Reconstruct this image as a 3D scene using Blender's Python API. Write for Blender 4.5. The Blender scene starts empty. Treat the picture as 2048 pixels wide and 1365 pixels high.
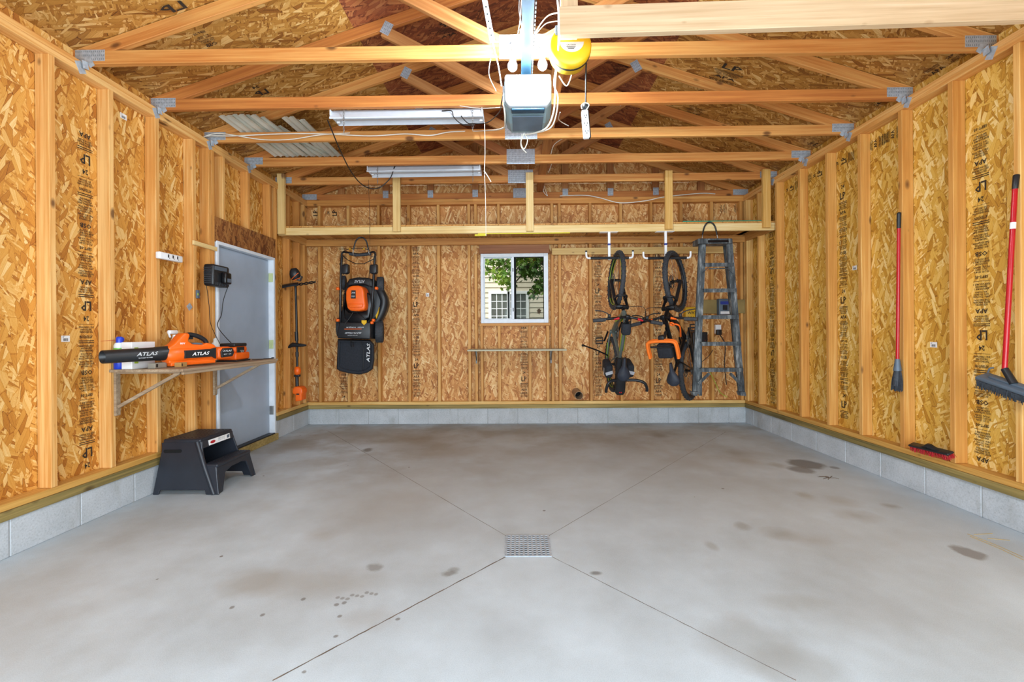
import bpy, bmesh, math, random
from mathutils import Vector, Matrix, Euler
random.seed(7)
PI = math.pi
SC = bpy.context.scene
COL = SC.collection
# ------------------------------------------------------------------ camera
F = 890.0                      # focal length in pixels of the 2048 px wide frame
H = 1.247                      # eye height
TH, RO = 0.014, 0.0072         # yaw to the left, roll
FWD = Vector((-math.sin(TH), math.cos(TH), 0))
R0 = Vector((math.cos(TH), math.sin(TH), 0))
U0 = Vector((0, 0, 1))
RGT = R0*math.cos(RO) - U0*math.sin(RO)
UPV = R0*math.sin(RO) + U0*math.cos(RO)
EYE = Vector((0, 0, H))
cam = bpy.data.cameras.new('camera')
cam.sensor_width = 36.0; cam.lens = F/2048*36.0
cam.shift_x = 0.0; cam.shift_y = -18.5/2048
cam.clip_start = 0.05; cam.clip_end = 200
co = bpy.data.objects.new('camera', cam); COL.objects.link(co)
m = Matrix.Identity(4)
for i, v in enumerate((RGT, UPV, -FWD)):
    for j in range(3): m[j][i] = v[j]
m.translation = EYE
co.matrix_world = m
SC.camera = co
SC.view_settings.view_transform = 'Standard'; SC.view_settings.look = 'None'
SC.view_settings.gamma = 1.0; SC.view_settings.use_curve_mapping = False
SC.view_settings.exposure = 0.3
# ------------------------------------------------------------------ sky and lamps
w = bpy.data.worlds.new('sky'); SC.world = w; w.use_nodes = True
bgn = w.node_tree.nodes['Background']
skyt = w.node_tree.nodes.new('ShaderNodeTexSky'); skyt.sky_type = 'PREETHAM'; skyt.turbidity = 4
skyt.sun_direction = Vector((0.3, -0.6, 0.7)).normalized()
mixn = w.node_tree.nodes.new('ShaderNodeMix'); mixn.data_type = 'RGBA'
mixn.inputs['Factor'].default_value = 0.75; mixn.inputs['B'].default_value = (0.9, 0.96, 1, 1)
w.node_tree.links.new(skyt.outputs[0], mixn.inputs['A']); w.node_tree.links.new(mixn.outputs['Result'], bgn.inputs[0])
bgn.inputs[1].default_value = 1.25
def lamp(name, kind, loc, energy, color=(1, 1, 1), rot=None, **kw):
    l = bpy.data.lights.new(name, kind); l.energy = energy; l.color = color
    for k, v in kw.items(): setattr(l, k, v)
    o = bpy.data.objects.new(name, l); COL.objects.link(o); o.location = loc
    if rot: o.rotation_euler = rot
    return o
# daylight coming in through the open garage door behind the camera
lamp('daylight_at_garage_door', 'AREA', (0.08, -0.95, 1.25), 240, (0.76, 0.90, 1.0), (math.radians(79), 0, 0),
     shape='RECTANGLE', size=4.9, size_y=2.2)
lamp('sun', 'SUN', (0, 12, 12), 3.2, (1.0, 0.95, 0.86), (math.radians(34), math.radians(-24), 0), angle=0.01)

def at(x, y, Y):
    """world point seen at photo pixel (x, y) on the plane at depth Y"""
    xi = (x-1024)/F; yi = (664-y)/F
    x0 = xi*math.cos(RO) + yi*math.sin(RO); y0 = -xi*math.sin(RO) + yi*math.cos(RO)
    d = FWD + R0*x0 + U0*y0
    return EYE + d*(Y/d.y)
def onX(x, y, X):
    xi = (x-1024)/F; yi = (664-y)/F
    x0 = xi*math.cos(RO) + yi*math.sin(RO); y0 = -xi*math.sin(RO) + yi*math.cos(RO)
    d = FWD + R0*x0 + U0*y0
    return EYE + d*(X/d.x)
def onZ(x, y, Z):
    xi = (x-1024)/F; yi = (664-y)/F
    x0 = xi*math.cos(RO) + yi*math.sin(RO); y0 = -xi*math.sin(RO) + yi*math.cos(RO)
    d = FWD + R0*x0 + U0*y0
    return EYE + d*((Z-H)/d.z)
def S(h):
    h = h.lstrip('#'); c = [int(h[i:i+2], 16)/255 for i in (0, 2, 4)]
    return tuple((v/12.92 if v <= 0.04045 else ((v+0.055)/1.055)**2.4) for v in c)

# ------------------------------------------------------------------ materials
class NT:
    def __init__(s, name):
        s.m = bpy.data.materials.new(name); s.m.use_nodes = True; s.t = s.m.node_tree
        s.b = s.t.nodes['Principled BSDF']
    def n(s, kind, **ins):
        nd = s.t.nodes.new(kind)
        for k, v in ins.items():
            if k.startswith('_'): setattr(nd, k[1:], v)
        for k, v in ins.items():
            if k.startswith('_'): continue
            key = int(k[1:]) if k[0] == 'i' and k[1:].isdigit() else k.replace('__', ' ')
            if isinstance(v, bpy.types.NodeSocket): s.t.links.new(v, nd.inputs[key])
            else: nd.inputs[key].default_value = v
        return nd
    def math(s, op, a, b=0.0, c=0.0, clamp=False):
        return s.n('ShaderNodeMath', _operation=op, _use_clamp=clamp, i0=a, i1=b, i2=c).outputs[0]
    def vmath(s, op, a, b=(0, 0, 0)):
        return s.n('ShaderNodeVectorMath', _operation=op, i0=a, i1=b).outputs[0]
    def noise(s, vec, scale, detail=3.0, rough=0.5):
        return s.n('ShaderNodeTexNoise', Vector=vec, Scale=scale, Detail=detail, Roughness=rough)
    def ramp(s, fac, stops, interp='LINEAR'):
        nd = s.t.nodes.new('ShaderNodeValToRGB'); s.t.links.new(fac, nd.inputs[0])
        e = nd.color_ramp.elements; nd.color_ramp.interpolation = interp
        while len(e) > 1: e.remove(e[-1])
        e[0].position = stops[0][0]; e[0].color = (*stops[0][1], 1)
        for p, c in stops[1:]:
            x = e.new(p); x.color = (*c, 1)
        return nd.outputs[0]
    def mix(s, fac, a, b, blend='MIX'):
        nd = s.t.nodes.new('ShaderNodeMix'); nd.data_type = 'RGBA'; nd.blend_type = blend
        for k, v in (('Factor', fac), ('A', a), ('B', b)):
            sk = [i for i in nd.inputs if i.name == k and (i.type == ('VALUE' if k == 'Factor' else 'RGBA'))][0]
            if isinstance(v, bpy.types.NodeSocket): s.t.links.new(v, sk)
            else: sk.default_value = v if k == 'Factor' else (*v, 1)
        return [o for o in nd.outputs if o.type == 'RGBA'][0]
    def coord(s, which='Object'): return s.t.nodes.new('ShaderNodeTexCoord').outputs[which]
    def link(s, a, inp): s.t.links.new(a, s.b.inputs[inp])
    def bump(s, h, strength=0.2, dist=0.002):
        s.link(s.n('ShaderNodeBump', Height=h, Strength=strength, Distance=dist).outputs[0], 'Normal')
    def set(s, **k):
        for a, b in k.items(): s.b.inputs[a.replace('_', ' ')].default_value = b
        return s.m
def plain(name, hexc, rough=0.5, metal=0.0, vary=0.08, scale=14.0, bump=0.0, **kw):
    t = NT(name); c = S(hexc); nz = t.noise(t.coord(), scale, 4)
    lo = tuple(max(0, v*(1-vary)) for v in c); hi = tuple(min(1, v*(1+vary)) for v in c)
    t.link(t.ramp(nz.outputs[0], [(0.3, lo), (0.7, hi)]), 'Base Color')
    if bump: t.bump(nz.outputs[0], bump)
    return t.set(Roughness=rough, Metallic=metal, **kw)
def osb(name, stops, seed=0.0, sheet=True):
    t = NT(name); uv = t.coord('UV')
    uv = t.vmath('ADD', uv, (seed, seed*1.7, 0))
    wn = t.noise(uv, 9.0, 2)
    uvw = t.vmath('ADD', uv, t.vmath('MULTIPLY', wn.outputs['Color'], (0.012, 0.012, 0)))
    tone = None; edge = None
    layers = [(15, .07, .022, 0), (100, .11, .022, .3), (56, .10, .018, .42), (128, .09, .017, .5), (80, .13, .020, .5), (148, .06, .012, .6), (68, .11, .022, .62), (106, .10, .027, .75)]
    for i, (ang, ln, wd, thr) in enumerate(layers):
        mp = t.n('ShaderNodeMapping', Vector=uvw); mp.inputs['Rotation'].default_value = (0, 0, math.radians(-ang))
        v = t.vmath('MULTIPLY', mp.outputs[0], (1/ln, 1/wd, 0)); v = t.vmath('ADD', v, (i*13.3, i*7.7, 0))
        vo = t.n('ShaderNodeTexVoronoi', _voronoi_dimensions='2D', Vector=v, Scale=1.0)
        sep = t.n('ShaderNodeSeparateColor', Color=vo.outputs['Color'])
        # streaks along the strand
        st = t.n('ShaderNodeTexNoise', _noise_dimensions='2D', Vector=t.vmath('MULTIPLY', v, (0.6, 7.0, 0)), Scale=1.0, Detail=2.0)
        val = t.math('MULTIPLY_ADD', st.outputs[0], 0.34, t.math('MULTIPLY_ADD', sep.outputs[0], 0.72, 0.06))
        if tone is None: tone = val
        else:
            mk = t.math('GREATER_THAN', sep.outputs[1], thr)
            if i >= 4:
                ed = t.n('ShaderNodeTexVoronoi', _voronoi_dimensions='2D', _feature='DISTANCE_TO_EDGE', Vector=v, Scale=1.0)
                val = t.math('SUBTRACT', val, t.math('MULTIPLY', t.math('LESS_THAN', ed.outputs['Distance'], 0.045), 0.20))
            mx = t.n('ShaderNodeMix', Factor=mk, A=tone, B=val); tone = mx.outputs[0]
    tone = t.math('ADD', tone, -0.10)
    fine = t.noise(uv, 160, 3, 0.7); tone = t.math('ADD', tone, t.math('MULTIPLY_ADD', fine.outputs[0], 0.26, -0.13))
    big = t.noise(uv, 1.3, 2)
    tone = t.math('ADD', tone, t.math('MULTIPLY_ADD', big.outputs[0], 0.3, -0.15))
    col = t.ramp(tone, stops)
    t.link(col, 'Base Color'); t.bump(tone, 0.35, 0.003)
    return t.set(Roughness=0.62)
def lumber(name, dark, mid, light, knot='#5a3214', rough=0.6):
    t = NT(name); oi = t.t.nodes.new('ShaderNodeObjectInfo')
    rnd = oi.outputs['Random']
    off = t.n('ShaderNodeCombineXYZ', X=t.math('MULTIPLY', rnd, 91.0), Y=t.math('MULTIPLY', rnd, 37.0), Z=t.math('MULTIPLY', rnd, 17.0)).outputs[0]
    v = t.vmath('ADD', t.coord(), off)
    wv = t.noise(t.vmath('MULTIPLY', v, (0.8, 6, 6)), 1.0, 2)
    v2 = t.vmath('ADD', v, t.vmath('MULTIPLY', wv.outputs['Color'], (0, 0.02, 0.02)))
    g = t.noise(t.vmath('MULTIPLY', v2, (1.4, 55, 55)), 1.0, 5, 0.6)
    g2 = t.noise(t.vmath('MULTIPLY', v, (0.9, 5, 5)), 1.0, 2)
    f = t.math('ADD', t.math('MULTIPLY', g.outputs[0], 0.65), t.math('MULTIPLY', g2.outputs[0], 0.35))
    f = t.math('ADD', f, t.math('MULTIPLY_ADD', rnd, 0.18, -0.09))
    col = t.ramp(f, [(0.30, S(dark)), (0.5, S(mid)), (0.68, S(light))])
    kx = t.n('ShaderNodeSeparateXYZ', Vector=v)
    kn = t.n('ShaderNodeTexVoronoi', Vector=t.n('ShaderNodeCombineXYZ', X=t.math('MULTIPLY', kx.outputs[0], 4.5), Y=t.math('MULTIPLY', t.math('ADD', kx.outputs[1], kx.outputs[2]), 9.0)).outputs[0], Scale=1.0)
    sep = t.n('ShaderNodeSeparateColor', Color=kn.outputs['Color'])
    r = t.math('MULTIPLY', sep.outputs[0], 0.22)
    km = t.math('MULTIPLY', t.n('ShaderNodeMapRange', Value=t.math('SUBTRACT', r, kn.outputs['Distance']), i1=-0.02, i2=0.10).outputs[0],
                t.math('GREATER_THAN', sep.outputs[1], 0.28))
    col = t.mix(t.math('MULTIPLY', km, 0.85, clamp=True), col, S(knot))
    t.link(col, 'Base Color'); t.bump(g.outputs[0], 0.15, 0.001)
    return t.set(Roughness=rough)
M = {}
M['osb_left'] = osb('osb_left', [(0.0, S('#7a3f0e')), (0.12, S('#a9661d')), (0.36, S('#c88833')), (0.6, S('#d89e48')), (0.84, S('#e8bf78')), (1.0, S('#f5dda8'))], 3.1)
M['osb_right'] = osb('osb_right', [(0.0, S('#86520f')), (0.12, S('#b27a20')), (0.36, S('#cf9b38')), (0.6, S('#deb152')), (0.84, S('#edcc84')), (1.0, S('#f8e5b0'))], 11.7)
M['osb_back'] = osb('osb_back', [(0.0, S('#7a3f14')), (0.12, S('#a9682c')), (0.38, S('#c78948')), (0.64, S('#d8a564')), (0.86, S('#ebc78e')), (1.0, S('#f5e0b6'))], 23.9)
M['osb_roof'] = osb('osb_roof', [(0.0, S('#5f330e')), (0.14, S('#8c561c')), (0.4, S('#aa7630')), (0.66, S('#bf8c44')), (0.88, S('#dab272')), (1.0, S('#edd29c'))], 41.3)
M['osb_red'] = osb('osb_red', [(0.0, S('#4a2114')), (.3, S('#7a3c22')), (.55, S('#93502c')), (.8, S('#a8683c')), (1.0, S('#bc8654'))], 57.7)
M['osb_header'] = osb('osb_header', [(0.0, S('#4a2510')), (.3, S('#7a4520')), (.6, S('#97602f')), (.85, S('#ab7740')), (1.0, S('#c09355'))], 71.1)
M['stud'] = lumber('stud_pine', '#bb7836', '#d3944a', '#e8ba76')
M['stud_right'] = lumber('stud_pine_right', '#bd7c34', '#d49a4e', '#e9c078')
M['stud_back'] = lumber('stud_pine_back', '#ae7234', '#ca9048', '#e0b06c')
M['truss'] = lumber('truss_pine', '#a8602a', '#c47e3c', '#d8a05a')
M['web'] = lumber('web_pine', '#8c5228', '#a86e3a', '#c08c56')
M['pale'] = lumber('pale_pine', '#cba05c', '#e0be7c', '#eed6a0', '#6e4226')
M['beam'] = lumber('weathered_beam', '#c6a680', '#dcbf9a', '#ecd5b6', '#8a6038')
M['plate'] = lumber('plate_pine', '#b98438', '#d3a254', '#e6c27c')
M['treated'] = lumber('treated_sill', '#5f5530', '#8c7944', '#b09a60', '#4d3b1e', 0.75)
M['header'] = lumber('header_fir', '#7d4a2a', '#9a6440', '#ad7c55', '#57301a')
M['shelf_ply'] = lumber('shelf_ply', '#99957c', '#b5b198', '#c8c6b0', '#807858', 0.7)
M['gray_wood'] = lumber('weathered_wood', '#7c6650', '#9d866c', '#b8a68c', '#4a3727', 0.8)
def mk_concrete():
    t = NT('concrete_floor'); o = t.coord()
    n1 = t.noise(o, 0.75, 6, 0.6); n2 = t.noise(o, 3.2, 6, 0.65); n3 = t.noise(t.vmath('MULTIPLY', o, (1, 1.6, 1)), 60, 3); n4 = t.noise(o, 260, 2)
    base = t.ramp(n1.outputs[0], [(0.30, S('#9fabb2')), (0.46, S('#b2c0c9')), (0.62, S('#bfced8'))])
    base = t.mix(0.35, base, t.ramp(n2.outputs[0], [(0.3, S('#959d9f')), (0.55, S('#b7c3cb')), (0.7, S('#c9d7e1'))]))
    base = t.mix(0.18, base, t.ramp(n4.outputs[0], [(0.3, S('#909090')), (0.6, S('#dedede'))]))
    # warm dusty dirt towards the back and left of the slab
    sx = t.n('ShaderNodeSeparateXYZ', Vector=o)
    backm = t.n('ShaderNodeMapRange', Value=sx.outputs[1], i1=3.2, i2=5.9).outputs[0]
    leftm = t.n('ShaderNodeMapRange', Value=sx.outputs[0], i1=0.4, i2=-2.6).outputs[0]
    dn = t.ramp(t.noise(o, 1.7, 5, 0.62).outputs[0], [(0.42, (0, 0, 0)), (0.62, (1, 1, 1))])
    amt = t.math('MULTIPLY', t.math('ADD', t.math('MULTIPLY', backm, 0.55), t.math('MULTIPLY', leftm, 0.25)), dn, clamp=True)
    base = t.mix(amt, base, S('#8f8575'))
    # small dark specks
    vo = t.n('ShaderNodeTexVoronoi', Vector=t.vmath('MULTIPLY', o, (1.0, 1.0, 0.0)), Scale=5.0)
    sp = t.n('ShaderNodeSeparateColor', Color=vo.outputs['Color'])
    d = t.math('ADD', vo.outputs['Distance'], t.math('MULTIPLY_ADD', t.noise(o, 30, 3).outputs[0], 0.10, -0.05))
    spm = t.math('MULTIPLY', t.math('LESS_THAN', d, t.math('MULTIPLY', sp.outputs[2], 0.05)), t.math('GREATER_THAN', sp.outputs[0], 0.55))
    base = t.mix(t.math('MULTIPLY', spm, 0.75), base, S('#5b534a'))
    # oil and water stains, each with its own place and shape (x, y, rx, ry, angle, strength, softness, colour)
    stains = [(1612, 929, 34, 9, 0, .75, .25, '#5c544c'), (1602, 940, 24, 6, 0, .65, .3, '#605850'), (1669, 936, 9, 2.5, 0, .6, .3, '#605850'),
              (1937, 1106, 23, 11, 0, .65, .25, '#6d645c'), (1475, 907, 26, 7, 0, .45, .7, '#8d8476'), (1492, 922, 30, 7, 0, .4, .8, '#958c7c'),
              (1555, 931, 15, 5, 0, .4, .6, '#8d8476'), (1609, 991, 18, 6, 0, .4, .6, '#908674'), (1686, 1004, 30, 8, 0, .35, .8, '#948a78'),
              (1714, 1032, 36, 10, 0, .45, .8, '#8a8070'), (1781, 1013, 17, 5, 0, .5, .6, '#827a6e'), (1560, 1068, 36, 11, 0, .45, .8, '#857c6c'), (1620, 1080, 40, 10, 0, .3, .9, '#958c7e'),
              (1483, 1052, 16, 7, 0, .45, .5, '#8a8378'), (1424, 1093, 12, 9, 0, .4, .5, '#8a8378'), (750, 1135, 16, 8, 0, .6, .4, '#77736e'),
              (901, 1146, 16, 6, 0, .65, .5, '#6f6b64'), (908, 1140, 12, 5, 0, .5, .5, '#6f6b64'), (1192, 1147, 12, 4, 0, .7, .5, '#5c5852'),
              (510, 1165, 66, 26, 0, .5, .5, '#948e84'), (640, 1165, 130, 28, 0, .42, .6, '#9a958c'), (735, 1238, 48, 24, 0, .36, .6, '#9a958e'),
              (735, 901, 10, 4, 0, .7, .5, '#5f574c'), (840, 880, 60, 20, 0, .55, .8, '#8d8270'), (700, 868, 50, 14, 0, .5, .8, '#8d8270'), (575, 890, 44, 10, 0, .45, .8, '#8d8270'),
              (760, 872, 90, 12, 0, .4, .9, '#8d8270'), (920, 903, 90, 12, 0, .35, .9, '#9a9080'), (1318, 872, 16, 5, 0, .5, .7, '#7c7264'), (640, 1070, 30, 12, 0, .3, .8, '#9c968c'),
              (720, 1020, 70, 40, 0, .25, .9, '#a19b8f'), (810, 1010, 80, 60, 0, .3, .8, '#a5a49f'), (870, 1060, 120, 30, 0, .2, .9, '#9fa2a3'), (1500, 1292, 105, 52, 0, .35, .35, '#8e8e8a'), (1590, 1335, 95, 45, 0, .35, .35, '#8e8e8a'), (1590, 1205, 70, 14, 0, .25, .5, '#97968f'),
              (1010, 1260, 60, 40, 0, .25, .9, '#9fa1a4'), (1750, 1225, 120, 40, 0, .2, .9, '#a6a6a4'), (1480, 1240, 30, 18, 0, .25, .5, '#a09e9a')]
    for k in range(9): stains.append((676+k*9.5, 1196-k*1.6+(k % 3)*3, 4.5, 2.6, 0, .6, .3, '#75706a'))
    for k in ((606, 1199), (680, 1233), (672, 1273), (796, 1239), (673, 1210), (688, 1206), (525, 1231), (464, 1216), (609, 1345)): stains.append((*k, 5, 3, 0, .7, .3, '#6a645e'))
    wob = t.vmath('MULTIPLY', t.vmath('SUBTRACT', t.noise(o, 9, 4, 0.6).outputs['Color'], (0.5, 0.5, 0.5)), (0.09, 0.09, 0))
    wo = t.vmath('ADD', o, wob)
    for (x, y, rx, ry, a, s, soft, hx) in stains:
        p = onZ(x, y, 0); px = onZ(x+rx, y, 0); py = onZ(x, y+ry, 0)
        rX = (px-p).length; rY = (py-p).length
        src = wo if rX > 0.04 else t.vmath('ADD', o, t.vmath('MULTIPLY', wob, (0.15, 0.15, 0)))
        dv = t.vmath('MULTIPLY', t.vmath('SUBTRACT', src, (p.x, p.y, 0)), (1/rX, 1/rY, 0))
        ln = t.n('ShaderNodeVectorMath', _operation='LENGTH', i0=dv).outputs['Value']
        mk = t.n('ShaderNodeMapRange', Value=ln, i1=1.0+soft*.5, i2=1.0-soft).outputs[0]
        base = t.mix(t.math('MULTIPLY', mk, s), base, S(hx))
    t.link(base, 'Base Color')
    t.bump(n3.outputs[0], 0.08, 0.002)
    t.link(t.ramp(n2.outputs[0], [(0.3, (.5,)*3), (0.7, (.72,)*3)]), 'Roughness')
    return t.m
M['concrete'] = mk_concrete()
def mk_block():
    t = NT('concrete_block'); o = t.coord()
    a = t.noise(o, 90, 4, 0.7); b = t.noise(o, 5, 4); c = t.noise(t.vmath('MULTIPLY', o, (6, 6, 2)), 1.5, 4)
    base = t.ramp(a.outputs[0], [(0.3, S('#8f9498')), (0.45, S('#b3b8bd')), (0.7, S('#c6cbd0'))])
    base = t.mix(0.4, base, t.ramp(b.outputs[0], [(0.3, S('#9ea3a6')), (0.7, S('#c8cdd2'))]))
    base = t.mix(t.math('MULTIPLY', t.ramp(c.outputs[0], [(0.58, (0, 0, 0)), (0.72, (1, 1, 1))]), 0.35), base, S('#8c8a84'))
    t.link(base, 'Base Color'); t.bump(a.outputs[0], 0.5, 0.002)
    return t.set(Roughness=0.85)
M['block'] = mk_block()
M['mortar'] = plain('mortar', '#a3a7aa', 0.9, bump=0.4, scale=60)
M['ink'] = plain('stamp_ink', '#2a2018', 0.8, vary=0.5, scale=60)
M['inkred'] = plain('faded_ink', '#5a3a22', 0.8, vary=0.3, scale=40)
M['galv'] = plain('galvanised_steel', '#b4bec8', 0.45, 0.35, 0.2, 45)
M['galvdark'] = plain('galvanised_teeth', '#7c8894', 0.5, 0.4)
M['steel'] = plain('steel', '#9a9a98', 0.35, 0.9)
M['dull_steel'] = plain('dull_steel', '#6c6c6a', 0.5, 0.7)
M['white'] = plain('white_plastic', '#eef0f2', 0.4, 0, 0.03)
M['white_paint'] = plain('white_paint', '#dfe6ee', 0.5, 0, 0.05)
M['door_paint'] = plain('door_blue_grey', '#a3b1c2', 0.48, 0, 0.05, 5)
M['black'] = plain('black_plastic', '#1b1e22', 0.42, 0, 0.2)
M['stool'] = plain('stool_plastic', '#232730', 0.40, 0, 0.12, 10)
M['black_metal'] = plain('black_metal', '#15171b', 0.28, 0.3, 0.2)
M['black_fabric'] = plain('black_fabric', '#1d2129', 0.85, 0, 0.3, 60, 0.3)
M['rubber'] = plain('rubber', '#34373c', 0.75, 0, 0.3, 60, 0.3)
M['saddle'] = plain('saddle_vinyl', '#2b313d', 0.45, 0, 0.15)
M['rim'] = plain('rim_alloy', '#2b2c30', 0.35, 0.5)
M['orange'] = plain('orange_plastic', '#f0650f', 0.4, 0, 0.05)
M['orange_foam'] = plain('orange_foam', '#f2761c', 0.7, 0, 0.06)
M['red'] = plain('red_paint', '#b5121f', 0.3, 0, 0.08)
M['redbr'] = plain('red_bristle', '#c8202c', 0.55, 0, 0.15, 80)
M['greybr'] = plain('grey_bristle', '#3a4048', 0.7, 0, 0.3, 80)
M['yellow'] = plain('yellow_plastic', '#e0b018', 0.4, 0, 0.05)
M['green'] = plain('bike_green', '#8fb52e', 0.35, 0.1, 0.06)
M['bikegrey'] = plain('bike_grey', '#66706c', 0.35, 0.3, 0.08)
M['lime'] = plain('lime', '#a8c43e', 0.4)
M['silver'] = plain('silver_print', '#c8ccd0', 0.4, 0.1)
M['cable_white'] = plain('white_cable', '#e9e6da', 0.5, 0, 0.05)
M['cable_black'] = plain('black_cable', '#191919', 0.5)
M['grey_reflect'] = plain('reflective_strip', '#b9bcc4', 0.3, 0.2)
M['opener_grey'] = plain('opener_grey', '#7f9298', 0.45, 0, 0.05)
M['opener_rail'] = plain('opener_rail', '#2c4b61', 0.4, 0.4, 0.15)
M['ladder'] = None
t = NT('ladder_aluminium'); o_ = t.coord(); a_ = t.noise(t.vmath('MULTIPLY', o_, (14, 14, 3)), 1.6, 5, 0.65)
t.link(t.ramp(a_.outputs[0], [(0.35, S('#353b40')), (0.5, S('#535b60')), (0.62, S('#868d90')), (0.75, S('#b8bcbe'))]), 'Base Color')
M['ladder'] = t.set(Roughness=0.5, Metallic=0.35)
M['vinyl'] = plain('vinyl_siding', '#cfcfc2', 0.5, 0, 0.05)
M['fixture'] = plain('fixture_enamel', '#c9cfd8', 0.4, 0, 0.04)
M['cardboard'] = plain('grey_card', '#8a8478', 0.8)
M['tan_card'] = plain('tan_card', '#b08850', 0.8)
M['green_foam'] = plain('green_foam', '#2d9a78', 0.6)
M['yellow_strip'] = plain('yellow_strip', '#e6d93c', 0.6)
M['blue'] = plain('blue_cap', '#1d3fc0', 0.35)
M['canwhite'] = plain('can_white', '#e4eef0', 0.35)
M['cangreen'] = plain('can_green', '#76c24a', 0.35)
M['labelwhite'] = plain('label_white', '#eeeeee', 0.5, 0, 0.02)
M['panel_grey'] = plain('panel_grey', '#5c6b7a', 0.5, 0.2)
M['panel_blue'] = plain('panel_blue', '#2a3c92', 0.4)
M['ply'] = plain('old_plywood', '#8f7a48', 0.7, 0, 0.15, 8)
M['hinge'] = plain('hinge_tag', '#c2d09a', 0.5)
M['pipe'] = plain('pipe_brown', '#a88a6c', 0.6, 0.1, 0.2)
M['dark'] = plain('flat_black', '#070707', 0.95)  # black colour stands in for shade inside holes; also on one sash
M['joint'] = plain('saw_cut', '#6a5c50', 0.95, 0, 0.3)
M['straw'] = plain('straw_mark', '#b59a62', 0.9)
M['siding'] = plain('neighbour_siding', '#d8cdb8', 0.7, 0, 0.04)
M['grass'] = plain('lawn', '#4d6b2c', 0.9, 0, 0.3)
M['asphalt'] = plain('driveway', '#9a9a98', 0.9)
M['bark'] = plain('bark', '#4a3c2c', 0.9)
def mk_leaf():
    t = NT('maple_leaf'); oi = t.noise(t.coord(), 2.2, 3)
    t.link(t.ramp(oi.outputs[0], [(0.3, S('#2f5218')), (0.5, S('#4f7a22')), (0.7, S('#93b43c'))]), 'Base Color')
    return t.set(Roughness=0.5, Transmission_Weight=0.0, Subsurface_Weight=0.0)
M['leaf'] = mk_leaf()
def mk_glass(name, tint=(1, 1, 1), alpha=0.12):
    t = NT(name); out = t.t.nodes['Material Output']
    tr = t.n('ShaderNodeBsdfTransparent', Color=(*tint, 1)); gl = t.n('ShaderNodeBsdfGlossy', Color=(1, 1, 1, 1), Roughness=0.02)
    nz = t.noise(t.coord(), 3.0, 2)
    fr = t.n('ShaderNodeFresnel', IOR=1.45)
    mx = t.n('ShaderNodeMixShader', Fac=t.math('MULTIPLY', fr.outputs[0], t.math('MULTIPLY_ADD', nz.outputs[0], 0.02, 0.09)))
    t.t.links.new(tr.outputs[0], mx.inputs[1]); t.t.links.new(gl.outputs[0], mx.inputs[2]); t.t.links.new(mx.outputs[0], out.inputs[0])
    return t.m
M['glass'] = mk_glass('window_glass', (0.97, 0.98, 0.97))
M['screen'] = mk_glass('window_glass_screened', (0.62, 0.64, 0.62))
M['darkglass'] = plain('dark_glass', '#4c5048', 0.08, 0.0, 0.25, 3)
def emis(name, col, s):
    t = NT(name); t.b.inputs['Emission Color'].default_value = (*col, 1); t.b.inputs['Emission Strength'].default_value = s
    nz = t.noise(t.coord(), 5, 1); t.link(t.ramp(nz.outputs[0], [(0, (.9, .9, .9)), (1, (1, 1, 1))]), 'Base Color')
    return t.m
t = NT('lit_bulb'); em_ = t.n('ShaderNodeEmission', Color=t.ramp(t.noise(t.coord(), 5, 1).outputs[0], [(0, (.85, .92, 1)), (1, (.9, .95, 1))]), Strength=30.0)
tr_ = t.n('ShaderNodeBsdfTransparent', Color=(1, 1, 1, 1)); mx_ = t.n('ShaderNodeMixShader', Fac=0.35)
t.t.links.new(tr_.outputs[0], mx_.inputs[1]); t.t.links.new(em_.outputs[0], mx_.inputs[2]); t.t.links.new(mx_.outputs[0], t.t.nodes['Material Output'].inputs[0])
M['bulb'] = t.m
t = NT('lamp_lens'); nz_ = t.noise(t.coord(), 8, 2)
t.link(t.ramp(nz_.outputs[0], [(0.3, S('#8f979e')), (0.7, S('#9ca4ab'))]), 'Base Color')
t.b.inputs['Emission Color'].default_value = (0.9, 0.95, 1, 1)
M['lens'] = t.set(Roughness=0.4, Emission_Strength=0.05)

# ------------------------------------------------------------------ mesh builder
def rot_to(d, up=Vector((0, 0, 1))):
    """matrix whose X axis points along d"""
    x = Vector(d).normalized(); up = Vector(up)
    if abs(x.dot(up)) > 0.999: up = Vector((0, 1, 0))
    y = up.cross(x).normalized(); z = x.cross(y)
    mm = Matrix.Identity(3)
    for i, v in enumerate((x, y, z)):
        for j in range(3): mm[j][i] = v[j]
    return mm
TEXT = {}
def text_data(s):
    if s not in TEXT:
        c = bpy.data.curves.new('lettering', 'FONT'); c.body = s; c.size = 1.0; c.align_x = 'CENTER'; c.align_y = 'CENTER'; c.resolution_u = 1; c.offset = 0.018
        o = bpy.data.objects.new('lettering', c); COL.objects.link(o)
        bpy.context.view_layer.update()
        me = o.evaluated_get(bpy.context.evaluated_depsgraph_get()).to_mesh()
        vs = [v.co.copy() for v in me.vertices]; fs = [tuple(p.vertices) for p in me.polygons]
        xs = [v.x for v in vs] or [0]; ys = [v.y for v in vs] or [0]
        cx, cy = (min(xs)+max(xs))/2, (min(ys)+max(ys))/2
        TEXT[s] = ([Vector((v.x-cx, v.y-cy, 0)) for v in vs], fs, max(xs)-min(xs), max(ys)-min(ys))
        o.evaluated_get(bpy.context.evaluated_depsgraph_get()).to_mesh_clear()
        bpy.data.objects.remove(o); bpy.data.curves.remove(c)
    return TEXT[s]
def wmat(o):
    mm = o.matrix_basis.copy()
    return wmat(o.parent) @ mm if o.parent else mm
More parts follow.
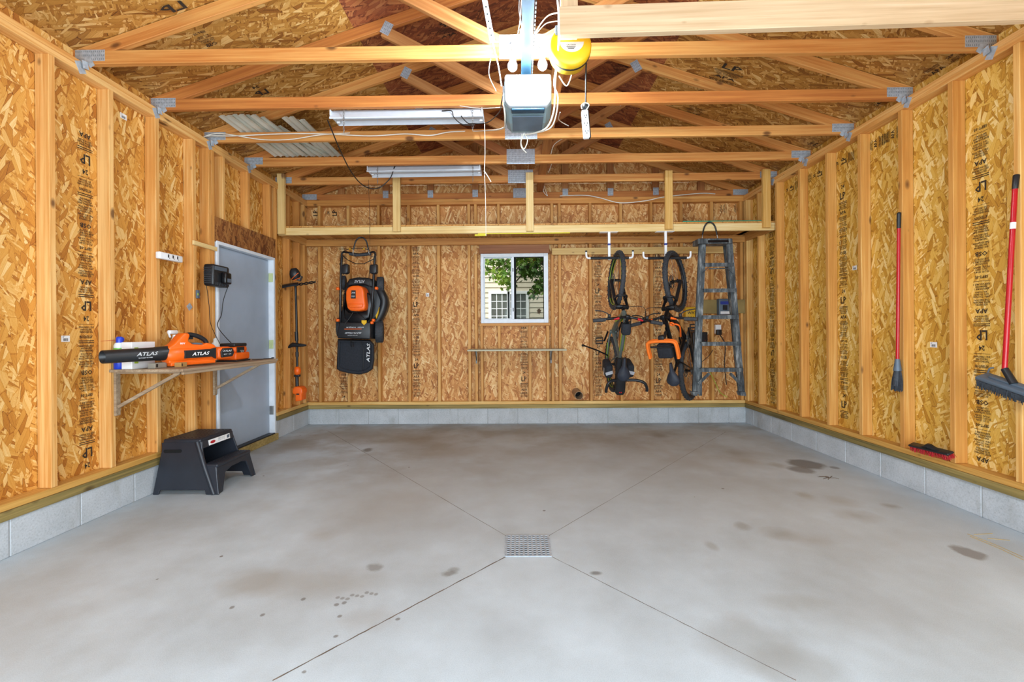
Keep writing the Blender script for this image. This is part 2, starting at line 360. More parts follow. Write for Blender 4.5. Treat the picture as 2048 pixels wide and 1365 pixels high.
class B:
    def __init__(s): s.v = []; s.f = []; s.mi = []; s.sm = []; s.uv = {}; s.cur = 0; s.smooth = False
    def mat(s, i): s.cur = i; return s
    def add(s, vs, fs, smooth=None, uvs=None):
        b = len(s.v); s.v += [Vector(v) for v in vs]
        for k, f in enumerate(fs):
            if uvs: s.uv[len(s.f)] = uvs[k]
            s.f.append(tuple(b+i for i in f)); s.mi.append(s.cur); s.sm.append(s.smooth if smooth is None else smooth)
        return s
    def frombm(s, bm, smooth=False):
        bm.verts.index_update(); s.add([v.co.copy() for v in bm.verts], [[v.index for v in f.verts] for f in bm.faces], smooth); bm.free(); return s
    def box(s, c, size, R=None, bev=0.0, seg=1):
        bm = bmesh.new(); bmesh.ops.create_cube(bm, size=1.0)
        for v in bm.verts: v.co = Vector((v.co.x*size[0], v.co.y*size[1], v.co.z*size[2]))
        if bev: bmesh.ops.bevel(bm, geom=list(bm.edges), offset=bev, segments=seg, affect='EDGES', profile=0.5)
        for v in bm.verts:
            if R is not None: v.co = R @ v.co
            v.co += Vector(c)
        return s.frombm(bm, seg > 1)
    def box2(s, a, b, bev=0.0, seg=1):
        a = Vector(a); b = Vector(b)
        return s.box((a+b)/2, [abs(b[i]-a[i]) for i in range(3)], None, bev, seg)
    def bar(s, p0, p1, wy, wz, up=(0, 0, 1), bev=0.0):
        p0 = Vector(p0); p1 = Vector(p1)
        return s.box((p0+p1)/2, ((p1-p0).length, wy, wz), rot_to(p1-p0, up), bev)
    def cyl(s, p0, p1, r0, r1=None, seg=16, caps=True):
        r1 = r0 if r1 is None else r1; p0 = Vector(p0); p1 = Vector(p1); R = rot_to(p1-p0)
        ring = lambda p, r: [p + R @ Vector((0, r*math.cos(2*PI*i/seg), r*math.sin(2*PI*i/seg))) for i in range(seg)]
        s.add(ring(p0, r0)+ring(p1, r1), [(i, (i+1) % seg, seg+(i+1) % seg, seg+i) for i in range(seg)], True)
        if caps:
            s.add(ring(p0, r0), [tuple(range(seg))[::-1]], False); s.add(ring(p1, r1), [tuple(range(seg))], False)
        return s
    def lathe(s, p0, axis, prof, seg=20, caps=True):
        """prof: list of (distance along axis, radius)"""
        p0 = Vector(p0); R = rot_to(axis); n = len(prof); vs = []
        for (d, r) in prof: vs += [p0 + R @ Vector((d, r*math.cos(2*PI*i/seg), r*math.sin(2*PI*i/seg))) for i in range(seg)]
        fs = [(k*seg+i, k*seg+(i+1) % seg, (k+1)*seg+(i+1) % seg, (k+1)*seg+i) for k in range(n-1) for i in range(seg)]
        s.add(vs, fs, True)
        if caps: s.add(vs[:seg], [tuple(range(seg))[::-1]], False); s.add(vs[-seg:], [tuple(range(seg))], False)
        return s
    def tube(s, pts, r, seg=8, closed=False, smooth_pts=True, sub=6):
        P = [Vector(p) for p in pts]
        if smooth_pts and len(P) > 2:
            Q = []; n = len(P); rng = n if closed else n-1
            for i in range(rng):
                p0 = P[(i-1) % n] if (closed or i > 0) else P[0]; p1 = P[i]; p2 = P[(i+1) % n]; p3 = P[(i+2) % n] if (closed or i+2 < n) else P[-1]
                for k in range(sub):
                    q = k/sub; Q.append(0.5*((2*p1)+(-p0+p2)*q+(2*p0-5*p1+4*p2-p3)*q*q+(-p0+3*p1-3*p2+p3)*q**3))
            if not closed: Q.append(P[-1])
            P = Q
        n = len(P); rr = r if callable(r) else (lambda q: r)
        T = []
        for i in range(n):
            a = P[(i-1) % n] if (closed or i > 0) else P[i]; b = P[(i+1) % n] if (closed or i < n-1) else P[i]
            T.append((b-a).normalized() if (b-a).length > 1e-9 else Vector((1, 0, 0)))
        nrm = T[0].orthogonal().normalized(); vs = []
        for i in range(n):
            nrm = (nrm - T[i]*nrm.dot(T[i]))
            nrm = nrm.normalized() if nrm.length > 1e-6 else T[i].orthogonal().normalized()
            bn = T[i].cross(nrm); R_ = rr(i/max(1, n-1))
            vs += [P[i] + (nrm*math.cos(2*PI*k/seg)+bn*math.sin(2*PI*k/seg))*R_ for k in range(seg)]
        m_ = n if closed else n-1
        fs = [(i*seg+k, i*seg+(k+1) % seg, ((i+1) % n)*seg+(k+1) % seg, ((i+1) % n)*seg+k) for i in range(m_) for k in range(seg)]
        s.add(vs, fs, True)
        if not closed: s.add(vs[:seg], [tuple(range(seg))[::-1]], False); s.add(vs[-seg:], [tuple(range(seg))], False)
        return s
    def sphere(s, c, r, seg=16, sc=(1, 1, 1)):
        bm = bmesh.new(); bmesh.ops.create_uvsphere(bm, u_segments=seg, v_segments=max(6, seg//2), radius=1.0)
        for v in bm.verts: v.co = Vector((v.co.x*r*sc[0], v.co.y*r*sc[1], v.co.z*r*sc[2])) + Vector(c)
        return s.frombm(bm, True)
    def prism(s, poly, ext, bev=0.0, seg=2, smooth=False):
        """poly: planar list of 3-D points, extruded by vector ext"""
        bm = bmesh.new(); a = [bm.verts.new(Vector(p)) for p in poly]; b = [bm.verts.new(Vector(p)+Vector(ext)) for p in poly]; n = len(a)
        bm.faces.new(a[::-1]); bm.faces.new(b)
        for i in range(n): bm.faces.new((a[i], a[(i+1) % n], b[(i+1) % n], b[i]))
        bmesh.ops.recalc_face_normals(bm, faces=list(bm.faces))
        if bev: bmesh.ops.bevel(bm, geom=list(bm.edges), offset=bev, segments=seg, affect='EDGES', profile=0.5, clamp_overlap=True)
        return s.frombm(bm, smooth)
    def pxprism(s, pts, Y0, Y1, bev=0.0, seg=2, smooth=False):
        """outline taken at depth Y0, extruded along the depth axis to Y1"""
        P = [at(x, y, Y0) for x, y in pts]
        return s.prism(P, (0, Y1-Y0, 0), bev, seg, smooth)
    def loft(s, rings, caps=True, smooth=True):
        n = len(rings[0]); vs = [Vector(p) for r in rings for p in r]
        fs = [(k*n+i, k*n+(i+1) % n, (k+1)*n+(i+1) % n, (k+1)*n+i) for k in range(len(rings)-1) for i in range(n)]
        s.add(vs, fs, smooth)
        if caps: s.add(rings[0], [tuple(range(n))[::-1]], False); s.add(rings[-1], [tuple(range(n))], False)
        return s
    def text(s, st, c, right, up, size=None, width=None, shear=0.0):
        vs, fs, w_, h_ = text_data(st); right = Vector(right).normalized(); up = Vector(up).normalized()
        if not w_: return s
        sx = sy = (size or 1.0)/0.7
        if width: sx = width/w_; sy = sx if size is None else size/max(h_, .01)
        return s.add([Vector(c)+right*((v.x+v.y*shear)*sx)+up*(v.y*sy) for v in vs], fs, False)
    def build(s, name, mats, parent=None, local=False, cyl_bevel=None, uvs=False):
        if not isinstance(mats, (list, tuple)): mats = [mats]
        me = bpy.data.meshes.new(name)
        V = s.v
        o = bpy.data.objects.new(name, me); COL.objects.link(o)
        if parent is not None:
            o.parent = parent
            if not local:
                inv = wmat(parent).inverted(); V = [inv @ v for v in V]
        me.from_pydata([tuple(v) for v in V], [], s.f)
        for mt in mats: me.materials.append(M[mt])
        for p, i, q in zip(me.polygons, s.mi, s.sm): p.material_index = i; p.use_smooth = q
        if s.uv:
            lay = me.uv_layers.new(name='UVMap')
            for fi, us in s.uv.items():
                for li, u in zip(me.polygons[fi].loop_indices, us): lay.data[li].uv = u
        me.validate(); me.update()
        return o
def tag(o, label=None, cat=None, group=None, kind=None):
    if label: o['label'] = label
    if cat: o['category'] = cat
    if group: o['group'] = group
    if kind: o['kind'] = kind
    return o
def thing(name, label, cat, loc=(0, 0, 0), group=None, mat=None):
    o = bpy.data.objects.new(name, None); COL.objects.link(o); o.empty_display_size = 0.1
    if mat is not None: o.matrix_basis = mat
    else: o.location = loc
    return tag(o, label, cat, group)
def rebase(o, loc):
    """give a one-mesh thing its origin at its base"""
    loc = Vector(loc); o.data.transform(Matrix.Translation(-loc)); o.location = loc; return o
def solo(b, name, mats, label, cat, group=None, base=None):
    o = b.build(name, mats); tag(o, label, cat, group)
    if base is None:
        xs = [v.co for v in o.data.vertices]
        base = (sum(v.x for v in xs)/len(xs), sum(v.y for v in xs)/len(xs), min(v.z for v in xs))
    return rebase(o, base)
def board(name, p0, p1, w_, t_, mat, parent=None, up=(0, 0, 1), bev=0.0025, local=False):
    """a stick of lumber from p0 to p1 (centre line); w_ is measured across `up`, t_ along `up`; grain follows it"""
    p0 = Vector(p0); p1 = Vector(p1); R = rot_to(p1-p0, up)
    b = B().box((0, 0, 0), ((p1-p0).length, w_, t_), None, bev)
    o = b.build(name, mat)
    mm = R.to_4x4(); mm.translation = (p0+p1)/2
    if parent is not None:
        o.parent = parent; o.matrix_basis = wmat(parent).inverted() @ mm
    else: o.matrix_basis = mm
    return o
# ================================================================== THE SETTING
XL, XR, YB = -2.86, 3.03, 6.0       # inner faces of the studs
YF = -1.0                           # the open garage doorway behind the camera
ZP, ZT, ZC = 0.31, 2.973, 3.049     # top of bottom plate, underside of top plates, underside of trusses
ZS = 3.144; PITCH = 0.325; XM = (XL+XR)/2
def struct(o, label=None): o['kind'] = 'structure'; return o if label is None else tag(o, label)

f = B().box2((XL-.3, YF, -.12), (XR+.3, YB+.3, 0))
floor = struct(f.build('floor', 'concrete'))
# saw cuts running from the drain
jb = B()
dc = [onZ(1013, 1073, 0), onZ(1097, 1073, 0), onZ(1012, 1114, 0), onZ(1101, 1113, 0)]
for a, (x, y), wd in ((dc[0], (655, 862), .0035), (dc[1], (1452, 864), .003), (dc[2], (545, 1362), .006), (dc[3], (1592, 1362), .003)):
    a = Vector((a.x, a.y, .0004)); e = onZ(x, y, 0); e.z = .0004; n = 40; L = []
    side = (e-a).normalized().cross(Vector((0, 0, 1)))
    for i in range(n+1):
        p = a.lerp(e, i/n) + side*random.uniform(-.0012, .0012); ww = wd*random.uniform(.6, 1.3)
        L += [p-side*ww/2, p+side*ww/2]
    jb.add(L, [(2*i, 2*i+1, 2*i+3, 2*i+2) for i in range(n)])
jb.build('saw_cut', 'joint', floor)
tb = B()
for a, e in (((1935, 1069), (2047, 1116)), ((1948, 1070), (1985, 1068)), ((1975, 1078), (2020, 1082)), ((1940, 1074), (2047, 1121))):
    p, q = onZ(*a, 0), onZ(*e, 0); p.z = q.z = .001; tb.tube([p, p.lerp(q, .5)+Vector((.01, 0, 0)), q], .002, 4)
tb.build('glue_line', 'straw', floor)
cb = B()
p = onZ(1660, 957, 0)
for k in range(7):
    q = p+Vector((random.uniform(-.09, .09), random.uniform(-.05, .05), 0)); cb.tube([p, (p+q)/2+Vector((.01, .012, .002)), q], .003, 4)
# cob of dirt is its own thing
solo(cb, 'dirt_clump', 'joint', 'small dark clump of twig-like dirt on the floor by the right wall', 'debris')

def sheets(b, P, U, V, cuts_u, cuts_v, hole=None):
    """sheathing panels in the plane P + u*U + v*V, uv in metres"""
    P = Vector(P); U = Vector(U); V = Vector(V)
    for i in range(len(cuts_u)-1):
        for j in range(len(cuts_v)-1):
            u0, u1, v0, v1 = cuts_u[i]+.0015, cuts_u[i+1]-.0015, cuts_v[j]+.0015, cuts_v[j+1]-.0015
            ox, oy = random.uniform(0, 30), random.uniform(0, 30)
            cells = [(u0, u1, v0, v1)]
            if hole:
                h0, h1, k0, k1 = hole; cells = []
                if u1 <= h0 or u0 >= h1 or v1 <= k0 or v0 >= k1: cells = [(u0, u1, v0, v1)]
                else:
                    if u0 < h0: cells.append((u0, h0, v0, v1))
                    if u1 > h1: cells.append((h1, u1, v0, v1))
                    a, c = max(u0, h0), min(u1, h1)
                    if v0 < k0: cells.append((a, c, v0, k0))
                    if v1 > k1: cells.append((a, c, k1, v1))
            for (a, c, d, e) in cells:
                b.add([P+U*a+V*d, P+U*c+V*d, P+U*c+V*e, P+U*a+V*e], [(0, 1, 2, 3)], False,
                      [[(a+ox, d+oy), (c+ox, d+oy), (c+ox, e+oy), (a+ox, e+oy)]])
def back_of(b, P, U, V, N, boxes):
    P = Vector(P); U = Vector(U); V = Vector(V); N = Vector(N)
    for (a, c, d, e) in boxes:
        q = [P+U*x+V*y+N*n for n in (.0015, .014) for x, y in ((a, d), (c, d), (c, e), (a, e))]
        b.add(q, [(0, 1, 2, 3), (7, 6, 5, 4), (0, 4, 5, 1), (1, 5, 6, 2), (2, 6, 7, 3), (3, 7, 4, 0)])
XO, XQ, YQ = XL-.089, XR+.089, YB+.089
D0, D1, DZ = 4.185, 5.195, 2.135       # door rough opening (along Y) and its head
WX0, WX1 = at(961, 508, 6.0).x+.006, at(1097, 646, 6.0).x-.006      # window rough opening
WZ0, WZ1 = at(1097, 646, 6.0).z+.004, at(961, 508, 6.0).z-.004
zc = [.215, 2.735, ZS+.12]
wl = B(); cuts = [YF, .63, 1.85, 3.03, 4.3, 5.52, YQ]
sheets(wl, (XO, 0, 0), (0, 1, 0), (0, 0, 1), cuts, zc, (D0, D1, 0, DZ))
back_of(wl, (XO, 0, 0), (0, 1, 0), (0, 0, 1), (-1, 0, 0), [(YF, D0, .215, zc[-1]), (D1, YQ, .215, zc[-1]), (D0, D1, DZ, zc[-1])])
wall_left = struct(wl.build('wall_left', 'osb_left'))
wr = B(); cuts = [YF, .44, 1.66, 2.88, 4.1, 5.32, YQ]
sheets(wr, (XQ, 0, 0), (0, 1, 0), (0, 0, 1), cuts, zc)
back_of(wr, (XQ, 0, 0), (0, 1, 0), (0, 0, 1), (1, 0, 0), [(YF, YQ, .215, zc[-1])])
wall_right = struct(wr.build('wall_right', 'osb_right'))
wb = B(); cuts = [XO, at(756, 600, 6.0).x, at(832, 600, 6.0).x, .05, at(1196, 600, 6.0).x, at(1316, 600, 6.0).x, XQ]
sheets(wb, (0, YQ, 0), (1, 0, 0), (0, 0, 1), cuts, zc, (WX0, WX1, WZ0, WZ1))
back_of(wb, (0, YQ, 0), (1, 0, 0), (0, 0, 1), (0, 1, 0), [(XO, WX0, .215, zc[-1]), (WX1, XQ, .215, zc[-1]), (WX0, WX1, .215, WZ0), (WX0, WX1, WZ1, zc[-1])])
# gable triangle above the back wall
g = []; yy = YQ-.001
ns = 24
for i in range(ns):
    x0 = XO+(XQ-XO)*i/ns; x1 = XO+(XQ-XO)*(i+1)/ns
    zt = lambda x: ZS+PITCH*(min(x-XO, XQ-x))
    wb.add([(x0, yy, ZS+.12), (x1, yy, ZS+.12), (x1, yy, max(ZS+.12, zt(x1)+.05)), (x0, yy, max(ZS+.12, zt(x0)+.05))], [(0, 1, 2, 3)], False,
           [[(x0, 50), (x1, 50), (x1, 50+zt(x1)-ZS), (x0, 50+zt(x0)-ZS)]])
wall_back = struct(wb.build('wall_back', 'osb_back'))

# concrete block course under every wall
def blocks(name, parent, cells):
    b = B()
    for (a, c) in cells: b.box2(a, c, .004)
    return b.build('block_course', 'block', parent)
def run(lo, hi, step=.4064, first=None):
    out = []; p = lo; nxt = lo+(first or step)
    while p < hi-.01:
        q = min(nxt, hi); out.append((p+.003, q-.003)); p = q; nxt = q+step
    return out
bl = [((XL-.006-.19, a, 0), (XL-.006, c, .213)) for a, c in run(YF, D0-.02, first=.21)+run(D1+.02, YB+.02)]
blocks('block_course', wall_left, bl)
blocks('block_course', wall_right, [((XR+.018, a, 0), (XR+.21, c, .213)) for a, c in run(YF, YB+.02, first=.32)])
blocks('block_course', wall_back, [((a, YB+.03, 0), (c, YB+.22, .213)) for a, c in run(XL-.19, XR+.2, first=.19)])
for par, a, c in ((wall_left, (XL-.19, YF, .004), (XL-.009, D0-.02, .21)), (wall_left, (XL-.19, D1+.02, .004), (XL-.009, YB+.03, .21)),
                  (wall_right, (XR+.021, YF, .004), (XR+.2, YB+.03, .21)), (wall_back, (XL-.19, YB+.033, .004), (XR+.2, YB+.21, .21))):
    B().box2(a, c).build('mortar_bed', 'mortar', par)
# plates
def plates(par, p, q, inward, cap=True, mat='plate'):
    """p, q on the stud-face line; inward = unit vector into the room"""
    p = Vector(p); q = Vector(q); n = Vector(inward)
    board('treated_sill', p-n*(.07-.012)+Vector((0, 0, .2415)), q-n*(.07-.012)+Vector((0, 0, .2415)), .14, .053, 'treated', par)
    board('bottom_plate', p-n*.0435+Vector((0, 0, .2885)), q-n*.0435+Vector((0, 0, .2885)), .089, .041, mat, par)
def caps(par, p, q, inward):
    p = Vector(p); q = Vector(q); n = Vector(inward)
    for z in (ZT+.019, ZT+.057): board('top_plate', p-n*.0435+Vector((0, 0, z)), q-n*.0435+Vector((0, 0, z)), .089, .0375, 'stud', par)
plates(wall_left, (XL, YF, 0), (XL, D0-.03, 0), (1, 0, 0)); plates(wall_left, (XL, D1+.03, 0), (XL, YB, 0), (1, 0, 0))
plates(wall_right, (XR, YF, 0), (XR, YB, 0), (-1, 0, 0)); plates(wall_back, (XL, YB, 0), (XR, YB, 0), (0, -1, 0))
caps(wall_left, (XL, YF, 0), (XL, YB, 0), (1, 0, 0)); caps(wall_right, (XR, YF, 0), (XR, YB, 0), (-1, 0, 0)); caps(wall_back, (XL, YB, 0), (XR, YB, 0), (0, -1, 0))
def stud_x(par, X, Y, z0, z1, mat, sgn):    # on a side wall; sgn +1 for left wall
    board('stud', (X-sgn*.0435, Y, z0), (X-sgn*.0435, Y, z1), .087, .038, mat, par, up=(0, 1, 0))
for Y in (.26, .67, 1.07, 1.48, 1.89, 2.29, 2.70, 3.10, 3.50, 3.905, 4.105, 4.145): stud_x(wall_left, XL, Y, ZP, ZT, 'stud', 1)
for Y in (5.235, 5.55, 5.80, 5.95): stud_x(wall_left, XL, Y, ZP, ZT, 'stud', 1)
for Y in (4.30, 4.71, 5.12): stud_x(wall_left, XL, Y, 2.36, ZT, 'stud', 1)
YR = [XR*(F/(px-1036.5)+TH)+.019-.038 for px in (2029, 1898, 1798.4, 1717, 1652, 1597.6, 1552)]
for Y in (.32, .73, 1.13, 1.54, 1.95, 2.35): stud_x(wall_right, XR, Y, ZP, ZT, 'stud_right', -1)
for Y in YR+[5.66, 5.95]: stud_x(wall_right, XR, Y, ZP, ZT, 'stud_right', -1)
def stud_y(px, z0, z1, mat='stud_back', w_=.038):
    x = at(px, 600, 6.0).x
    board('stud', (x, YB+.0435, z0), (x, YB+.0435, z1), w_, .087, mat, wall_back, up=(0, 1, 0))
for px in (577, 590, 606, 639, 697, 757.5, 818, 877.5, 938.5, 1120, 1181.5, 1243, 1303.5, 1364, 1425, 1484, 1492): stud_y(px, ZP, ZT)
for px in (952, 1105): stud_y(px, ZP, WZ1)
for px in (998, 1059): stud_y(px, ZP, WZ0-.043)
for px in (963, 1095): stud_y(px, ZP, WZ0-.043)
for px in (952, 998, 1059, 1105): stud_y(px, WZ1+.145, ZT)
board('window_header', ((WX0+WX1)/2-.47, YB+.0435, WZ1+.078), ((WX0+WX1)/2+.47, YB+.0435, WZ1+.078), .087, .143, 'header', wall_back)
board('rough_sill', (WX0-.03, YB+.0435, WZ0-.0235), (WX1+.03, YB+.0435, WZ0-.0235), .087, .037, 'stud_back', wall_back)
a, c = at(1104, 503, 5.96), at(1470, 501, 5.96)
board('backing_board', (a.x, YB-.0195, a.z), (c.x, YB-.0195, a.z), .038, .089, 'pale', wall_back)
# door header of dark sheathing and the small cleat beside it
hb = B(); sheets(hb, (XL-.0005, 0, 0), (0, 1, 0), (0, 0, 1), [4.125, 5.26], [2.125, 2.36]); back_of(hb, (XL-.0005, 0, 0), (0, 1, 0), (0, 0, 1), (-1, 0, 0), [(4.125, 5.26, 2.125, 2.36)])
hb.build('door_header', 'osb_header', wall_left)
a, c = onX(386, 485, XL+.01), onX(433, 494, XL+.01)
board('cleat', (XL+.01, a.y, a.z), (XL+.01, c.y, a.z-.005), .018, .038, 'pale', wall_left)

# ------------------------------------------------------------------ roof
rf = B(); SL = (1+PITCH**2)**.5
for sg, x_e in ((1, XO), (-1, XQ)):
    U = Vector((0, 1, 0)); V = Vector((sg/SL, 0, PITCH/SL))
    P = Vector((x_e, 0, ZS+.003)); half = (XM-XO)*SL
    cv = [-.45, 1.0, (1.65 if sg > 0 else 1.75)*SL, half]
    for j in range(3):
        rf.mat(1 if j == 2 else 0)
        cu = [YF-.2, .9, 3.33, 5.77, YQ+.3] if j % 2 else [YF-.2, 2.1, 4.55, YQ+.3]
        sheets(rf, P, U, V, cu, [cv[j], cv[j+1]])
    n = Vector((-sg*PITCH/SL, 0, 1/SL))
    rf.mat(0); back_of(rf, P, U, V, n, [(YF-.2, YQ+.3, -.45, half)])
ceiling = struct(rf.build('ceiling', ['osb_roof', 'osb_red']))

# roof trusses: each one is a thing made of chords, webs and plates
def nailplate(par, c, u, v, w_, h_, th=.0012, n=(0, -1, 0)):
    c = Vector(c); u = Vector(u).normalized(); v = Vector(v).normalized(); n = Vector(n); b = B()
    R = Matrix((u, v, n)).transposed()
    b.box(c+n*th/2, (w_, h_, th), R)
    b.mat(1); nx, ny = int(w_/.013), int(h_/.022)
    for i in range(nx):
        for j in range(ny):
            b.box(c+u*((i+.5)/nx-.5)*w_+v*((j+.5)/ny-.5)*h_+n*(th+.0003), (.0035, .011, .0006), R)
    return b.build('connector_plate', ['galv', 'galvdark'], par)
zb = ZC+.0445
def truss(Y, label, tie=True, gable=False):
    t = thing('roof_truss', label, 'roof truss', (XM, Y, ZC), 'roof trusses')
    Yc = Y+.019
    board('bottom_chord', (XO+.02, Yc, zb), (XQ-.02, Yc, zb), .038, .089, 'truss', t)
    for sg, xe in ((1, XO), (-1, XQ)):
        up = Vector((-sg*PITCH, 0, 1)).normalized()
        a = Vector((xe-sg*.30, Yc, ZS-.0-sg*0-.30*PITCH)) - up*.0455; e = Vector((XM, Yc, ZS+PITCH*(XM-XO))) - up*.0455
        board('top_chord', a, e, .037, .089, 'truss', t, up=up)
        nailplate(t, (xe+sg*.115, Y, zb+.012), (1, 0, 0), (0, 0, 1), .20, .075)
        if tie:
            b = B(); hx = xe+sg*.10
            b.box((hx+sg*.015, Y-.002, zb-.03), (.035, .002, .075), Matrix.Rotation(sg*-.5, 3, 'Y'))
            b.box((hx+sg*.005, Y-.022, ZC-.02), (.002, .04, .05), Matrix.Rotation(sg*.2, 3, 'X'))
            b.box((xe+sg*.0895, Y-.040, ZC-.045), (.003, .05, .075), Matrix.Rotation(.5, 3, 'X'))
            b.build('hurricane_tie', 'galv', t)
    if gable:
        for k in range(-4, 5):
            x = XM-.045+k*.61; zt = ZS+PITCH*(min(x-XO, XQ-x))-.1
            if zt > zb+.1: board('web', (x, Yc, zb+.045), (x, Yc, zt), .089, .036, 'web', t, up=(0, 1, 0))
            if abs(k) < 4: nailplate(t, (x, Y, zb+.035), (1, 0, 0), (0, 0, 1), .075 if k else .19, .10 if k else .13)
    else:
        for sg, x in ((1, -1.06), (-1, 1.14)):
            zt = ZS+PITCH*(min(x-XO, XQ-x))-.09
            a = Vector((x, Yc, zt-.01)); e = Vector((.04-sg*.13, Yc, zb+.05)); d = (e-a).normalized()
            board('web', a, e, .036, .089, 'web', t, up=Vector((d.z, 0, -d.x))*(-1))
            nailplate(t, a+Vector((sg*.03, -.019, .015)), d, Vector((-d.z, 0, d.x)), .075, .10)
        nailplate(t, (.04, Y, zb+.025), (1, 0, 0), (0, 0, 1), .30, .16)
    return t
names = ['foremost full truss, passing behind the yellow cord reel', 'truss directly behind the opener housing, above the upper shop light',
         'truss that carries the near end of the white vinyl strips', 'truss that carries the far end of the white vinyl strips',
         'truss the loft posts are nailed to']
for k, nm in enumerate(names): truss(2.92+.61*k, 'orange pine '+nm)
truss(6.03, 'gable truss with upright webs standing on the back wall', tie=False, gable=True)
a = at(1111, 225, 3.6)
solo_b = board('bracing_board', (.305, 3.1, 3.139+.019), (.305, 6.02, 3.139+.019), .089, .038, 'web')
tag(solo_b, 'long brace board lying lengthwise across the truss bottom chords', 'board')

# header that hangs in front of the first truss at the upper right
a = at(1120, 10, 2.27)
t = thing('door_track_beam', 'pale weathered pine beam hanging at the upper right before the first truss', 'beam', (a.x, 2.27, 2.76))
zbm = 2.76
p0 = Vector((at(1119, 40, 2.27).x, 2.289, zbm+.073)); p1 = Vector((XR+.02, 2.289, zbm+.073+.045))
board('beam', p0, p1, .038, .146, 'beam', t)
board('hanger_post', (p0.x+.055, 2.327, zbm+.02), (p0.x+.055, 2.327, 3.35), .089, .038, 'beam', t, up=(0, 1, 0))
# front wall with the garage doorway (behind the camera)
fb = B(); fb.box2((XO, YF-.1, 0), (-2.4, YF, 3.2)); fb.box2((2.56, YF-.1, 0), (XQ, YF, 3.2)); fb.box2((-2.4, YF-.1, 2.25), (2.56, YF, 3.2))
fb.prism([(XO, YF-.1, 3.2), (XQ, YF-.1, 3.2), (XM, YF-.1, 4.1)], (0, .1, 0))
struct(fb.build('wall_front', 'treated'))

# ------------------------------------------------------------------ side door in the left wall
d = B().box2((XL-.10, D0+.035, .085), (XL-.055, D1-.035, DZ-.035), .003)
door = struct(d.build('door_1', 'door_paint'))
fr = B(); fr.box2((XL-.12, D0, .06), (XL+.006, D0+.03, DZ), .002); fr.box2((XL-.12, D1-.03, .06), (XL+.006, D1, DZ), .002); fr.box2((XL-.12, D0+.03, DZ-.032), (XL+.006, D1-.03, DZ), .002)
fr.build('door_frame', 'white_paint', door)
B().box2((XL-.14, D0-.01, .0), (XL+.03, D1+.01, .075), .004).build('threshold', 'treated', door)
B().box2((XL-.10, D0+.03, .075), (XL+.012, D1-.03, .087), .002).build('weather_strip', 'black', door)
for z in (.35, 1.12, 1.9):
    B().box2((XL-.05, D1-.042, z-.05), (XL-.012, D1-.028, z+.05), .002).cyl((XL-.01, D1-.036, z-.05), (XL-.01, D1-.036, z+.05), .008).build('hinge', 'hinge' if z > .5 else 'steel', door)
k = B(); ky = D0+.12
k.cyl((XL-.055, ky, .98), (XL-.035, ky, .98), .033).cyl((XL-.035, ky, .98), (XL-.01, ky, .98), .012).lathe((XL-.01, ky, .98), (1, 0, 0), [(0, .014), (.012, .026), (.03, .028), (.045, .018)])
k.build('door_knob', 'steel', door)
k = B().cyl((XL-.055, ky, 1.10), (XL-.03, ky, 1.10), .028).box((XL-.022, ky, 1.10), (.02, .008, .03)); k.build('deadbolt', 'steel', door)
# neighbouring room side of the door stays dark and closed: exterior face
# ------------------------------------------------------------------ window
a, c = at(961, 508, 6.0), at(1097, 646, 6.0)
wx0, wx1, wz1, wz0 = a.x, c.x, a.z, c.z; y0, y1 = YB-.006, YB+.075
def frame(b, x0, x1, z0, z1, l, r, bt, tp, ya, yb):
    b.box2((x0, ya, z0), (x0+l, yb, z1), .003); b.box2((x1-r, ya, z0), (x1, yb, z1), .003)
    b.box2((x0+l, ya+.0005, z0), (x1-r, yb, z0+bt), .003); b.box2((x0+l, ya+.0005, z1-tp), (x1-r, yb, z1), .003)
wf = B(); frame(wf, wx0, wx1, wz0, wz1, .042, .058, .052, .045, y0, y1+.02)
window = struct(wf.build('window_1', 'white_paint'))
xm = at(1025.5, 575, 6.0).x
s = B(); s.box2((xm-.014, y0+.012, wz0+.052), (xm+.018, y1-.02, wz1-.045), .002); s.build('meeting_rail', 'white_paint', window)
s = B(); frame(s, wx0+.042, xm-.012, wz0+.05, wz1-.045, .012, .012, .014, .012, y0+.045, y1-.005); sash = s.build('sash', 'white_paint', window)
B().box2((wx0+.054, y0+.058, wz0+.064), (xm-.026, y0+.062, wz1-.057)).build('pane', 'glass', sash)
s = B(); frame(s, xm+.016, wx1-.058, wz0+.052, wz1-.045, .03, .006, .008, .006, y0+.03, y1-.02); sash = s.build('sash', 'dark', window)
B().box2((xm+.046, y0+.04, wz0+.060), (wx1-.064, y0+.044, wz1-.051)).build('pane', 'screen', sash)
B().box((xm+.004, y0+.01, wz1-.22), (.012, .012, .05), None, .003).box((xm+.004, y0+.01, wz0+.18), (.012, .012, .05), None, .003).build('latch', 'black', window)
# dark leaf stuck to the right pane
lf = B(); cpt = at(1078, 623, y0+.038)
def leaf_pts(r, ang=0, n=10):
    return [(r*(1 if i % 2 == 0 else .55)*math.cos(2*PI*i/n+ang), r*(1 if i % 2 == 0 else .55)*math.sin(2*PI*i/n+ang)) for i in range(n)]
lf.prism([(cpt.x+p*.7, cpt.y-.004, cpt.z+q) for p, q in leaf_pts(.052, .3, 14)], (0, .004, 0))
solo(lf, 'dead_leaf', 'bark', 'dark dead leaf stuck on the right window pane', 'leaf')

